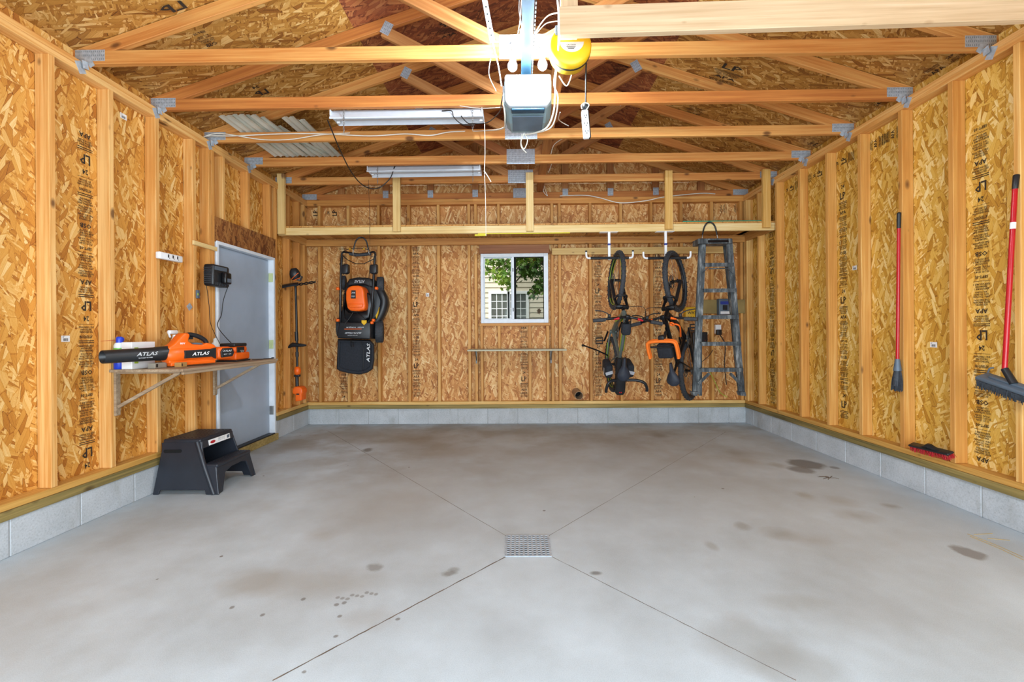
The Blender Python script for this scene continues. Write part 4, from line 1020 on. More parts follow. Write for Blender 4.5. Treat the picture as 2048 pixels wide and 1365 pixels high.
# ------------------------------------------------------------------ brooms on the right wall
def handle(b, p0, p1, r): b.cyl(p0, p1, r, r, 14)
nb = thing('narrow_broom', 'narrow red-handled broom hanging beside a right wall stud', 'broom', onX(1797, 780, XR-.05))
p0 = onX(1797.5, 457, XR-.05); p1 = onX(1795, 721, XR-.05); b = B(); handle(b, p0, p1, .012); b.build('handle', 'red', nb)
g0 = onX(1798, 425, XR-.05); b = B().lathe(p0, g0-p0, [(0, .0135), (.11, .0145), ((g0-p0).length-.005, .0145), ((g0-p0).length, .008)], 14); b.build('grip', 'black', nb)
f1 = onX(1795, 742, XR-.05); b = B().cyl(p1+Vector((0, 0, .01)), f1, .016, .028, 14); b.build('ferrule', 'panel_grey', nb)
b = B(); e1 = onX(1793, 781, XR-.05); 
for k in range(90):
    a_ = random.uniform(0, 2*PI); q = random.random()**.5
    b.tube([f1+Vector((math.cos(a_)*.012*q, math.sin(a_)*.026*q, .01)), (f1+e1)/2+Vector((math.cos(a_)*.02*q, math.sin(a_)*.045*q, 0)), e1+Vector((math.cos(a_)*.02*q, math.sin(a_)*.05*q, random.uniform(-.01, .02)))], .0022, 4, sub=3)
b.lathe(f1, e1-f1, [(0, .02), (.06, .026), (.12, .024)], 12); b.build('bristles', 'greybr', nb)
pb = thing('push_broom', 'wide grey push broom with a red handle on the right wall', 'broom', onX(2005, 780, XR-.12))
Xh = XR-.04
p0 = onX(2030, 378, Xh); p1 = onX(2009, 745, XR-.14); g0 = onX(2033, 349, Xh)
b = B(); handle(b, p0, p1, .013); b.build('handle', 'red', pb)
b = B().lathe(p0, g0-p0, [(0, .0145), ((g0-p0).length-.005, .0155), ((g0-p0).length, .009)], 14); b.build('grip', 'black', pb)
b = B().lathe(p0+(p1-p0)*.185, p1-p0, [(0, .0137), (.04, .0137)], 14, False); b.build('sticker', 'labelwhite', pb)
h0 = onX(1962, 752, XR-.13); h1 = onX(2105, 800, XR-.13); hd_ = (h1-h0).normalized(); R = rot_to(hd_, (-.35, 0, 1))
b = B(); cen = (h0+h1)/2; L = (h1-h0).length
b.box(cen, (L, .085, .028), R, .012, 3); b.box(cen+R @ Vector((0, 0, .018)), (L*.7, .03, .016), R, .006, 2)
for s_ in (-1, 1): b.tube([cen+R @ Vector((s_*L*.47, .03, .01)), cen+R @ Vector((s_*L*.5, .055, .03)), cen+R @ Vector((s_*L*.47, .07, .035))], .005, 6)
hb_ = b.build('head', 'panel_grey', pb); M['panel_grey']
b = B()
for k in range(420):
    u = random.uniform(-.49, .49)*L; v = random.uniform(-.036, .036)
    q = cen+R @ Vector((u, v, -.012)); b.tube([q, q+R @ Vector((random.uniform(-.004, .004), v*.3, -.055-random.random()*.006))], .0018, 3, smooth_pts=False)
b.box(cen+R @ Vector((0, 0, -.035)), (L*.98, .072, .04), R); b.build('bristles', 'greybr', pb)
b = B().cyl(p1+(p0-p1).normalized()*.02, cen+R @ Vector((0, 0, .02)), .018, .02, 12).build('socket', 'black', pb)
# red-bristled brush head lying on the sill
rb = thing('brush_head', 'black brush head with red bristles lying on the right sill', 'brush', onX(1860, 905, XR-.05))
h0 = onX(1822, 889, XR-.035); h1 = onX(1902, 908, XR-.055); hd_ = (h1-h0).normalized(); R = rot_to(hd_, (-.5, 0, 1)); cen = (h0+h1)/2; L = (h1-h0).length
b = B().box(cen, (L, .05, .016), R, .006, 2); b.loft([[cen+R @ Vector((x, y, z)) for y, z in ((-.02, .006), (.02, .006), (.012, hh), (-.012, hh))] for x, hh in ((-.07, .008), (-.03, .022), (-.01, .036), (.02, .036), (.045, .02), (.09, .008))]); b.build('block', 'black', rb)
b = B()
for k in range(360):
    u = random.uniform(-.49, .49)*L; v = random.uniform(-.022, .022); q = cen+R @ Vector((u, v, -.006))
    b.tube([q, q+R @ Vector((random.uniform(-.012, .012), v*.5-.004, -.032-random.random()*.006))], .0016, 3, smooth_pts=False)
b.build('bristles', 'redbr', rb)
# ================================================================== UNDER THE ROOF
def P3(x, y, Y): return at(x, y, Y)
# garage door opener
Yo = 2.66
oa, oc = at(1008, 150, Yo), at(1104, 217, Yo)
ox0, ox1, oz1, oz0 = oa.x, oc.x, oa.z, oc.z; oxm = (ox0+ox1)/2
op = thing('garage_door_opener', 'grey garage door opener housing hung from the trusses with its lamps lit', 'door opener', (oxm, Yo+.18, oz0))
b = B()
rings = []
for (y, gx, z0, z1) in ((Yo+.02, .0, oz0+.012, oz1), (Yo+.16, .0, oz0-.012, oz1+.02), (Yo+.30, .012, oz0-.008, oz1+.02), (Yo+.35, .02, oz0+.02, oz1)):
    x0, x1 = ox0+gx, ox1-gx; r = .03
    rings.append([(x0+r, y, z0), (x1-r, y, z0), (x1, y, z0+r), (x1, y, z1-r), (x1-r, y, z1), (x0+r, y, z1), (x0, y, z1-r), (x0, y, z0+r)])
b.loft(rings, True, False); b.build('housing', 'opener_grey', op)
b = B(); b.prism([(ox0+.004, Yo+.03, oz1-.002), (ox0+.004, Yo+.03, oz0+.045), (ox0+.03, Yo+.03, oz0+.008), (ox1-.03, Yo+.03, oz0+.008), (ox1-.004, Yo+.03, oz0+.045), (ox1-.004, Yo+.03, oz1-.002)], (0, -.045, 0), .014, 3, True)
b.build('lamp_lens', 'lens', op)
B().box((oxm, Yo+.025, oz0+.001), (.20, .05, .014), None, .005, 2).build('trim_bar', 'opener_rail', op)
b = B(); b.box((oxm, Yo+.17, oz0-.011), (.19, .20, .006), None, .002); b.build('control_panel', 'panel_grey', op)
# rail running toward the door
b = B(); ra, rb_ = (at(1055, 148, Yo+.1)), None
zr = oz1+.03
b.box2((oxm-.032, YF+.1, zr), (oxm+.012, Yo+.3, zr+.035), .003); b.box2((oxm-.040, YF+.1, zr-.006), (oxm+.020, Yo+.3, zr), .001)
b.build('rail', 'opener_rail', op)
b = B()
q = 0
while q < 70: b.box((oxm+.028, Yo+.1-.03*q, zr+.01), (.006, .018, .010)); q += 1
b.build('drive_chain', 'dull_steel', op)
# lamps: bulb, socket, and the light it gives
def bulb(c, power, label, r=.03, up=(0, 0, 1)):
    c = Vector(c); up = Vector(up).normalized()
    t_ = thing('light_bulb', label, 'light bulb', c, 'lit bulbs around the opener')
    b = B().lathe(c-up*.03, up, [(0, .004), (.004, r*.55), (.02, r*.92), (.035, r), (.055, r*.8), (.075, .014)], 18); b.build('bulb', 'bulb', t_)
    B().lathe(c+up*.04, up, [(0, .0135), (.028, .0135), (.03, .019), (.06, .019)], 14).build('socket', 'white', t_)
    B().tube([c+up*.10, c+up*.16+Vector((0, 0, .03)), Vector((oxm-.01+(.02 if c.x > .1 else -.02 if c.x < 0 else 0), c.y+.02, zr+.05))], .004, 6).build('lead', 'cable_white', t_)
    l = lamp('bulb_light', 'POINT', c-up*.0-Vector((0, .0, .0)), power, (0.78, 0.90, 1.0), shadow_soft_size=r)
    l.parent = t_; l.location = (0, -.001, 0)
    return t_
for o_ in ():
    pass
bulb(at(1046, 92, 2.74), 140, 'lit bulb in front of the first truss, highest of the three')
bulb(at(1025, 133, 2.48), 22, 'lit bulb at the upper left of the opener housing', .027, (0, .4, 1))
bulb(at(1085, 131, 2.48), 22, 'lit bulb at the upper right of the opener housing', .027, (0, .4, 1))
# perforated hanger straps
def strap(p0, p1, label, w_=.03):
    p0 = Vector(p0); p1 = Vector(p1); R = rot_to(p1-p0, (0, -1, 0)); L = (p1-p0).length
    b = B().box((p0+p1)/2, (L, w_, .0025), R, .0005); b.mat(1)
    for k in range(int(L/.035)): b.cyl(p0+(p1-p0)*((k+.5)*.035/L)+R @ Vector((0, 0, -.0008)), p0+(p1-p0)*((k+.5)*.035/L)+R @ Vector((0, 0, .0018)), .0045, seg=8)
    return solo(b, 'hanger_strap', ['galv', 'dark'], label, 'strap', 'opener hanger straps')
strap(at(962, -40, 2.45), at(985, 85, 2.66), 'perforated steel strap slanting down at the left of the opener rail')
b = B()
# cords and cables about the opener
def cab(pts, r, mat, label, group='loose cables about the opener', name='cable'): return solo(B().tube([at(*p) for p in pts], r, 6), name, mat, label, 'cable', group)
cab([(984, 82, 2.66), (996, 130, 2.68), (1003, 172, 2.66)], .004, 'cable_white', 'white cord dropping from the perforated strap to the opener')
cab([(981, 118, 2.8), (978, 150, 2.8), (992, 182, 2.8)], .0025, 'cable_white', 'thin white cord hanging left of the opener below the first truss')
cab([(984, 84, 2.75), (1005, 82, 2.8), (1030, 72, 2.86)], .003, 'cable_white', 'short white cord sagging from the strap to the splice plate')
cab([(1110, -30, 2.3), (1117, 20, 2.3), (1117, 90, 2.4), (1111, 160, 2.6), (1110, 190, 2.63), (1107, 225, 2.64), (1094, 255, 2.72), (1070, 266, 2.85), (1052, 269, 2.95)], .005, 'cable_white', 'white cable falling past the yellow reel and looping under the opener')
cab([(1120, -30, 2.3), (1121, 60, 2.35), (1113, 130, 2.55), (1108, 168, 2.6), (1116, 195, 2.62), (1111, 235, 2.66), (1098, 258, 2.74), (1062, 268, 2.9)], .004, 'cable_white', 'second pale cable beside the right side of the opener')
cab([(1048, 267, 2.96), (1042, 285, 2.96), (1048, 298, 2.96), (1055, 282, 2.96), (1050, 268, 2.96)], .004, 'cable_white', 'white cable loop tied below the opener')
cab([(1044, 268, 2.95), (1042, 292, 2.95), (1053, 306, 2.95)], .0035, 'cable_white', 'loose white cable end under the tied loop')
cab([(1117, 25, 2.6), (1095, 32, 2.62), (1075, 58, 2.65), (1070, 75, 2.68), (1079, 100, 2.7)], .004, 'cable_white', 'white cable arching from the beam end to the opener rail')
cab([(1117, 42, 2.62), (1092, 47, 2.62), (1072, 68, 2.66)], .003, 'cable_white', 'lower white cable arching beside the opener rail')
cab([(1040, -20, 2.5), (1038, 20, 2.6), (1044, 60, 2.72), (1040, 85, 2.8)], .003, 'cable_black', 'dark wire coming down left of the opener rail')
cab([(1044, -20, 2.5), (1040, 40, 2.66), (1034, 80, 2.8), (1030, 140, 2.72)], .0022, 'cable_white', 'thin white wire beside the dark one left of the rail')
b = B()
for k in range(3): b.tube([at(1025+11*math.cos(a_)+k, 96+9*math.sin(a_)-k, 2.83+.004*k) for a_ in [2*PI*i/14 for i in range(14)]], .0032, 6, closed=True)
solo(b, 'cord_coil', 'cable_black', 'small coil of dark cord in front of the first truss splice plate', 'cord')
solo(B().tube([at(1068, 84, 2.78), at(1076, 98, 2.78)], .014, 10, smooth_pts=False).tube([at(1076, 98, 2.78), at(1083, 108, 2.78)], .010, 10, smooth_pts=False), 'cord_plug', 'black', 'dark plug hanging right of the opener rail near the splice plate', 'plug')
cab([(1008, 178, 2.64), (1003, 205, 2.66), (998, 225, 3.0), (975, 245, 3.45), (948, 247, 3.5), (935, 246, 3.52), (922, 232, 3.52)], .004, 'cable_black', 'dark cord from the opener to the right end of the upper shop light')
cab([(1004, 215, 2.9), (960, 217, 3.3), (920, 212, 3.5)], .003, 'cable_white', 'thin white cable from the opener toward the second truss')
cab([(1007, 205, 2.7), (1010, 240, 2.8), (1003, 258, 3.2), (960, 262, 4.08), (900, 264, 4.10), (860, 271, 4.10), (810, 268, 4.10), (740, 272, 4.10), (650, 268, 4.10), (560, 268, 4.10), (470, 272, 4.1), (420, 272, 4.1), (404, 275, 4.1)], .0055, 'cable_white', 'long white cable clipped along the third truss to the left wall')
cab([(404, 275, 4.08), (440, 267, 4.09), (520, 279, 4.09), (580, 279, 4.09), (640, 270, 4.09), (700, 266, 4.09)], .0045, 'cable_white', 'second white cable sagging along the third truss at the left')
cab([(325, 226, 3.60), (350, 243, 3.7), (378, 260, 3.85)], .006, 'cable_white', 'short pale cable stub at the left end of the second truss')
cab([(1120, 225, 3.6), (1118, 240, 4.0), (1137, 252, 4.1)], .004, 'cable_white', 'white cable hanging below the third truss right of the opener')
cab([(1102, 308, 4.7), (1108, 290, 4.5), (1125, 278, 4.3), (1140, 275, 4.2)], .004, 'cable_white', 'white cable curving up behind the third truss')
cab([(1097, 345, 5.2), (1104, 325, 4.9), (1103, 312, 4.8)], .004, 'cable_white', 'white cable end above the fifth truss')
cab([(1088, 371, 5.9), (1087, 383, 5.9), (1095, 392, 5.9), (1092, 384, 5.9), (1088, 371, 5.9)], .004, 'cable_white', 'white cable loop at the gable truss')
cab([(1120, 392, 6.026), (1170, 391, 5.95), (1200, 396, 5.85), (1240, 406, 5.8), (1290, 402, 5.8), (1330, 394, 5.8), (1400, 387, 5.95), (1430, 388, 6.026)], .006, 'cable_white', 'long grey-white cable drooping above the loft shelf')
cab([(1118, 152, 2.7), (1133, 172, 2.7), (1143, 150, 2.7), (1140, 140, 2.6)], .0035, 'cable_white', 'white cable curling under the yellow reel')
# pull cord and trigger cords
cab([(969, 245, 3.6), (970, 300, 3.6), (969, 345, 3.6), (971, 400, 3.6), (972, 472, 3.6)], .0028, 'cable_white', 'long white pull cord hanging down before the window header', 'pull cords', 'pull_cord')
cab([(968, 342, 3.58), (975, 352, 3.58), (982, 364, 3.58)], .004, 'cable_white', 'knotted white tassel on the long pull cord', 'pull cords', 'cord_tassel')
cab([(737, 360, 5.30), (739, 430, 5.27), (740, 508, 5.40)], .002, 'cable_black', 'thin dark cord hanging in front of the loft beam above the mower', 'pull cords', 'pull_cord')
# yellow cord reel
rl = thing('cord_reel', 'yellow retractable cord reel hanging behind the pale beam', 'cord reel', at(1140, 140, 2.47))
rc = at(1140, 99, 2.47); rr = .113
b = B().lathe(rc+Vector((0, -.045, 0)), (0, 1, 0), [(0, rr*.55), (.0, rr*.93), (.012, rr), (.03, rr*1.02), (.05, rr), (.10, rr*.98), (.11, rr*.9)], 36); b.build('housing', 'yellow', rl)
b = B().lathe(rc+Vector((0, -.005, 0)), (0, 1, 0), [(0, rr*1.03), (.012, rr*1.03)], 36); b.build('seam_band', 'black', rl)
b = B(); pl = [rc+Vector((.005+.065*math.cos(a_), -.0465, .012+.055*math.sin(a_))) for a_ in [PI+PI*i/14 for i in range(15)]]; b.prism(pl, (0, .001, 0)); lb = b.build('label', 'silver', rl)
b = B(); b.text('CAUTION', rc+Vector((0, -.048, -.004)), (1, 0, 0), (0, 0, 1), size=.007, width=.05)
for k in range(3): b.box(rc+Vector((0, -.0475, -.014-k*.006)), (.05-.008*k, .0006, .0025))
b.build('lettering', 'ink', lb)
B().box(rc+Vector((.022, -.05, .045)), (.03, .012, .02), None, .004, 2).build('cord_stop', 'black', rl)
B().box(rc+Vector((-.02, -.01, .075)), (.13, .09, .05), None, .003).build('bracket', 'panel_grey', rl)
pc = at(1172, 137, 2.49); q1 = at(1171.5, 205, 2.49)
tp = thing('triple_tap', 'white power tap hanging on the cord from the yellow reel', 'power tap', at(1173, 277, 2.49))
B().tube([pc+Vector((.002, 0, .03)), pc, q1], .0045, 6, smooth_pts=False).build('cord', 'cable_black', tp)
B().sphere(at(1172, 214, 2.49), .021, 14, (1, 1, 1.1)).build('stop_ball', 'black', tp)
b = B().tube([at(1164, 218, 2.48), at(1163, 211, 2.47), at(1170, 206, 2.465), at(1178, 210, 2.47), at(1171, 222, 2.475)], .003, 6); b.build('tie_loop', 'cable_white', tp)
a, c = at(1169, 222, 2.49), at(1173.5, 277, 2.49); R = rot_to(c-a, (0, -1, 0)); cen = (a+c)/2; L = (c-a).length
B().box(cen, (L, .036, .034), R, .006, 2).build('body', 'white', tp)
B().box(cen+Vector((.016, .006, 0)), (L*.98, .016, .036), R, .006, 2).build('backing', 'black', tp)
b = B()
for k in range(3):
    for s_ in (-1, 1): b.box(cen+R @ Vector(((k-1)*L*.28, s_*.007, .0180)), (.010, .003, .002), R)
    b.box(cen+R @ Vector(((k-1)*L*.28+.012, 0, .0180)), (.005, .005, .002), R)
b.build('outlets', 'black', tp)

# shop lights
def shoplight(x0, x1, yl, yr, Y, label, tilt, hang):
    a, c = at(x0, yl, Y), at(x1, yr, Y); t_ = thing('shop_light', label, 'shop light', (a+c)/2, 'shop lights hung below the trusses')
    prof = [(-.10, -.02), (-.095, -.028), (-.055, .012), (-.04, .014), (-.02, -.012), (.02, -.012), (.04, .014), (.055, .012), (.095, -.028), (.10, -.02), (.06, .03), (.03, .055), (-.03, .055), (-.06, .03)]
    b = B()
    mk = lambda p: [p+Vector((0, u*math.cos(tilt)-v*math.sin(tilt), u*math.sin(tilt)+v*math.cos(tilt))) for u, v in prof]
    b.loft([mk(a), mk(c)], True, False); b.build('reflector', 'fixture', t_)
    for p, n_ in ((a, 1), (c, -1)):
        bb_ = B().box(p+Vector((n_*.006, 0, .01)), (.008, .19, .05), None, .002); bb_.build('end_cap', 'silver', t_)
        for s_ in (-1, 1): bq = B().cyl(p+Vector((n_*.01, s_*.045, -.006)), p+Vector((n_*.035, s_*.045, -.006)), .012, seg=10).build('lamp_holder', 'white', t_)
    for f_, (dx) in ((a, .10), (c, -.10)):
        # chain: oval links up to the truss, with a loose tail
        base = f_+Vector((dx, -.0, .05)); top = base+Vector((0, 0, hang)); bb_ = B(); nk = int(hang/.022)+1
        for k in range(nk):
            cc_ = base.lerp(top, (k+.5)/nk); ax_ = Vector((1, 0, 0)) if k % 2 else Vector((0, 1, 0))
            bb_.tube([cc_+ax_*.006*math.cos(a_)+Vector((0, 0, .014*math.sin(a_))) for a_ in [2*PI*i/8 for i in range(8)]], .0016, 5, closed=True, sub=2)
        for k in range(9):
            cc_ = base+Vector((.02, -.10, -.04-.020*k)); ax_ = Vector((1, 0, 0)) if k % 2 else Vector((0, 1, 0))
            bb_.tube([cc_+ax_*.006*math.cos(a_)+Vector((0, 0, .014*math.sin(a_))) for a_ in [2*PI*i/8 for i in range(8)]], .0016, 5, closed=True, sub=2)
        bb_.tube([base+Vector((.02, -.10, -.04)), base+Vector((.01, -.06, .02)), base], .0016, 5)
        o_ = bb_.build('chain', 'steel', t_)
    return t_
shoplight(668, 967, 238, 233, 3.66, 'larger white shop light hanging between the second and third trusses', .15, .12)
shoplight(739, 962, 345, 341, 4.9, 'smaller-looking grey shop light hanging farther back before the loft', .0, .10)
cab([(884, 222, 3.58), (903, 222, 3.56), (908, 235, 3.55), (925, 249, 3.55), (950, 250, 3.55)], .004, 'cable_black', 'black cord wrapped round the upper shop light', 'shop light cords')
cab([(655, 240, 3.6), (664, 262, 3.7), (680, 300, 4.0), (700, 340, 4.4), (720, 366, 4.7), (740, 377, 4.85), (760, 375, 4.85), (780, 357, 4.85), (788, 337, 4.82), (790, 333, 4.85)], .0055, 'cable_black', 'black cord drooping from the upper shop light to the lower one', 'shop light cords')
# white vinyl strips laid over the trusses
def vstrip(px, pxe, y0, y1, wd, label, dz=0.0, ridge=.012):
    za = 3.139+.004+dz
    p = onZ(px, y0, za); q = onZ(pxe, y1, za); d_ = (q-p); s_ = Vector((d_.y, -d_.x, 0)).normalized()
    prof = [(0, 0), (.02*wd/.1, ridge), (.045*wd/.1, ridge), (.05*wd/.1, 0), (.07*wd/.1, ridge), (.095*wd/.1, ridge), (wd, 0), (wd, -.0015), (.093*wd/.1, ridge-.0015), (.072*wd/.1, ridge-.0015), (.05*wd/.1, -.0015), (.043*wd/.1, ridge-.0015), (.022*wd/.1, ridge-.0015), (0, -.0015)]
    b = B(); b.loft([[p+s_*u+Vector((0, 0, v)) for u, v in prof], [q+s_*u+Vector((0, 0, v)) for u, v in prof]], True, False)
    return solo(b, 'vinyl_strip', 'vinyl', label, 'siding strip', 'white vinyl strips laid on the trusses')
for k, (px, pxe, y0, y1, dz) in enumerate(((437, 550, 233, 314, 0), (462, 574, 231, 315, .004), (487, 594, 232, 313, .010), (505, 612, 237, 314, .002), (520, 628, 254, 314, .008), (541, 640, 256, 315, .0), (563, 654, 236, 314, .012), (585, 664, 241, 314, .02))):
    vstrip(px, pxe, y0, y1, .12, ['leftmost of the eight', 'second from the left of the eight', 'third from the left of the eight', 'fourth from the left of the eight', 'fourth from the right of the eight', 'third from the right of the eight', 'second from the right of the eight', 'rightmost of the eight'][k]+' white vinyl strips laid over the trusses', k*.0135)

# ================================================================== ON THE BACK WALL
# string trimmer, head up
Yt = 5.42
tm = thing('string_trimmer', 'orange and black string trimmer hung head-up in the back left corner', 'trimmer', at(595, 805, Yt))
def tp_(x, y, dY=0): return at(x, y, Yt+dY)
b = B().tube([tp_(591, 566), tp_(593, 640), tp_(594.5, 735)], .014, 12, smooth_pts=False); b.build('shaft', 'black_metal', tm)
b = B().tube([tp_(592.5, 664), tp_(593.5, 682)], .021, 12, smooth_pts=False); b.build('coupler', 'black', tm); B().tube([tp_(594, 704), tp_(594.2, 714)], .019, 12, smooth_pts=False).build('collar', 'black', tm)
b = B().lathe(tp_(592, 559, -.02), tp_(588, 540, -.05)-tp_(592, 559, -.02), [(0, .05), (.03, .062), (.07, .062), (.11, .05), (.135, .03)], 20); b.build('spool_head', 'black', tm)
b = B().tube([tp_(583, 559, -.08), tp_(590, 552, -.09), tp_(597, 546, -.08)], .004, 6).tube([tp_(588, 561, -.08), tp_(600, 556, -.08)], .004, 6); b.build('trimmer_line', 'orange', tm)
b = B().box(tp_(597, 556, .0), (.075, .06, .07), Matrix.Rotation(.4, 3, 'Y'), .01, 2); b.build('gear_case', 'dull_steel', tm)
b = B(); b.loft([[tp_(x, y+dy, dY) for dy, dY in ((0, .06), (-3, .02), (-4, -.06), (0, -.14), (3, -.14), (3, .05))] for x, y in ((564, 574), (574, 572), (585, 570), (597, 569))]); b.build('guard', 'black', tm)
b = B()
for s_ in (-1, 1): b.tube([tp_(597+k*5.7, 569.5-k*.85+s_*2.0*math.sin(k*PI/1.8), -.05) for k in range(7)], .007, 6)
b.build('twisted_hook', 'black_metal', tm)
b = B(); b.loft([[tp_(x, y+dy, dY) for dy, dY in ((-h_, 0), (-h_*.6, -.06), (h_*.6, -.06), (h_, 0), (h_*.6, .05), (-h_*.6, .05))] for x, y, h_ in ((576, 695, 1.5), (579, 693, 4), (585, 690, 5), (596, 691, 4), (606, 691, 3), (613, 691, 1.5))]); b.build('assist_handle', 'black', tm)
b = B().tube([tp_(594.5, 735, -.01), tp_(595, 742, -.02), tp_(595, 749, -.01)], lambda q: .028+.012*math.sin(q*PI), 12); b.build('trigger_housing', 'orange', tm)
b = B().tube([tp_(594, 750), tp_(594, 758), tp_(594.5, 774)], .02, 12).box(tp_(594.5, 752, -.02), (.07, .05, .03), None, .01, 2); b.build('grip', 'black', tm)
b = B(); b.pxprism([(584, 784), (585, 778), (589, 774), (599, 774), (604, 779), (605, 786), (603, 790), (603, 802), (590, 804), (590, 789), (585, 789)], Yt-.07, Yt+.06, .014, 3, True); bh = b.build('battery_housing', 'orange', tm)
B().box(tp_(595.5, 789, -.075), (.035, .008, .015), None, .003).build('slot', 'black', bh)

# lawn mower, hung by its handle
Ym = 5.46
mw = thing('lawn_mower', 'black and orange lawn mower hanging folded on the back wall', 'lawn mower', at(722, 750, 5.7))
def mp(x, y, Y=Ym): return at(x, y, Y)
b = B(); b.pxprism([(692, 566), (697, 559), (715, 556), (735, 556), (748, 559), (752, 570), (757, 580), (765, 592), (767, 605), (763, 622), (754, 640), (748, 650), (745, 672), (676, 672), (676, 640), (684, 615), (686, 590)], 5.56, 5.86, .03, 3, True); b.build('deck', 'black', mw)
b = B(); b.tube([mp(752, 572, 5.62), mp(763, 588, 5.6), mp(768, 605, 5.6), mp(762, 628, 5.6), mp(752, 645, 5.6)], .055, 12); b.build('side_chute', 'black', mw)
b = B(); b.pxprism([(697, 558), (716, 554.5), (738, 556), (750, 562), (749, 577), (728, 570), (700, 571), (694, 574)], 5.50, 5.58, .02, 3, True); b.build('deck_front', 'black', mw)
B().text('ATLAS', mp(719, 563.5, 5.486), (-1, 0, 0), (0, 0, -1), size=.035, width=.125, shear=.25).build('lettering', 'silver', mw)
b = B(); b.pxprism([(691, 583), (695, 575), (703, 571.5), (716, 571), (723, 573), (727, 580), (729, 600), (731, 612), (728, 621), (713, 623), (700, 622), (694, 617), (691, 600)], 5.33, 5.52, .03, 4, True); mc = b.build('motor_cover', 'orange', mw)
b = B(); b.pxprism([(695, 608), (726, 608), (724, 615), (700, 616)], 5.315, 5.34, .006, 2, True); b.build('cover_latch', 'orange', mc)
b = B(); b.pxprism([(702.5, 581), (711, 581), (711, 597.5), (701.5, 597.5)], 5.322, 5.335, .002, 1); b.build('label_plate', 'black', mc)
b = B(); 
for k, yv in enumerate((586, 593)): b.text('ATLAS' if k else '80V', mp(706.5, yv, 5.319), (-1, 0, 0), (0, 0, -1), size=.018, width=.042)
b.build('lettering', 'silver', mc)
b = B(); b.pxprism([(686, 590), (691, 585), (690, 618), (697, 625), (716, 626), (731, 622), (733, 606), (730, 592), (729, 583), (741, 590), (744, 610), (738, 636), (720, 648), (700, 648), (688, 636)], 5.44, 5.60, .02, 3, True); b.build('motor_shroud', 'black_metal', mw)
# rear flap with print
b = B(); b.pxprism([(679, 645), (740, 645), (741, 664), (740, 679), (674, 677), (676, 655)], 5.36, 5.60, .015, 3, True); fl = b.build('rear_flap', 'black', mw)
b = B()
b.text('HIGH  TORQUE', mp(710, 655, 5.356), (-1, 0, 0), (0, 0, -1), size=.017, width=.21, shear=.2); b.text('SELF-PROPELLED', mp(706, 666.5, 5.356), (-1, 0, 0), (0, 0, -1), size=.018, width=.20, shear=.2)
b.text('80V BRUSHLESS', mp(705, 671, 5.356), (-1, 0, 0), (0, 0, -1), size=.009, width=.12); b.build('lettering', 'silver', fl)
B().box(mp(706, 658.5, 5.357), (.21, .002, .006)).build('stripe', 'orange', fl)
b = B(); b.pxprism([(723, 641), (733, 641), (733, 646), (728, 651), (723, 646)], 5.352, 5.36, .001, 1); b.build('warning_label', 'yellow', fl)
# grass bag
b = B(); ring = lambda Y0, sc, dy: [at(707+(x-707)*sc, 712+(y-712)*sc+dy, Y0) for x, y in ((676, 680), (740, 682), (748, 690), (748, 720), (745, 738), (735, 745), (720, 749), (700, 747), (680, 742), (674, 738), (675, 710))]
b.loft([ring(5.38, .84, -1), ring(5.33, .94, 0), ring(5.36, .99, 0), ring(5.5, 1.02, 0), ring(5.75, 1.0, -2), ring(5.78, .8, -2)], True, True); bg = b.build('grass_bag', 'black_fabric', mw)
b = B().tube([mp(676, 681, 5.345), mp(722, 683, 5.335), mp(727, 700, 5.33), mp(726, 744, 5.34)], .0035, 6, smooth_pts=False).tube([mp(702, 680, 5.33), mp(702, 692, 5.30), mp(706, 694, 5.30), mp(706, 684, 5.32)], .005, 6); b.build('piping', 'black_metal', bg)
b = B().text('ATLAS', mp(736.5, 706, 5.318), (0.03, 0, 1), (-1, 0, 0), size=.04, width=.22, shear=.2); b.build('lettering', 'silver', bg)
# wheels
def mwheel(x, y, Y, R_, W_):
    c_ = at(x, y, Y); a_ = Vector((1, .25, 0)).normalized(); b = B()
    b.lathe(c_-a_*W_/2, a_, [(0, R_*.80), (.004, R_*.95), (W_*.25, R_), (W_*.75, R_), (W_-.004, R_*.95), (W_, R_*.80)], 26, False)
    for k in range(26):
        an = 2*PI*k/26; v = Vector((-a_.y, a_.x, 0))*math.cos(an)+Vector((0, 0, 1))*math.sin(an); b.box(c_+v*R_+a_*(W_*.18*(1 if k % 2 else -1)), (W_*.45, R_*.10, .006), Matrix((a_, v.cross(a_), v)).transposed())
    o_ = b.build('wheel', 'rubber', mw)
    b = B().lathe(c_-a_*(W_/2-.006), a_, [(0, .01), (.001, R_*.80), (W_-.012, R_*.80), (W_-.011, .01)], 20); b.build('hub', 'black', o_)
mwheel(761, 570, 5.62, .10, .085); mwheel(759, 664, 5.60, .135, .10); mwheel(688, 566, 5.74, .09, .05); mwheel(678, 655, 5.78, .12, .05)
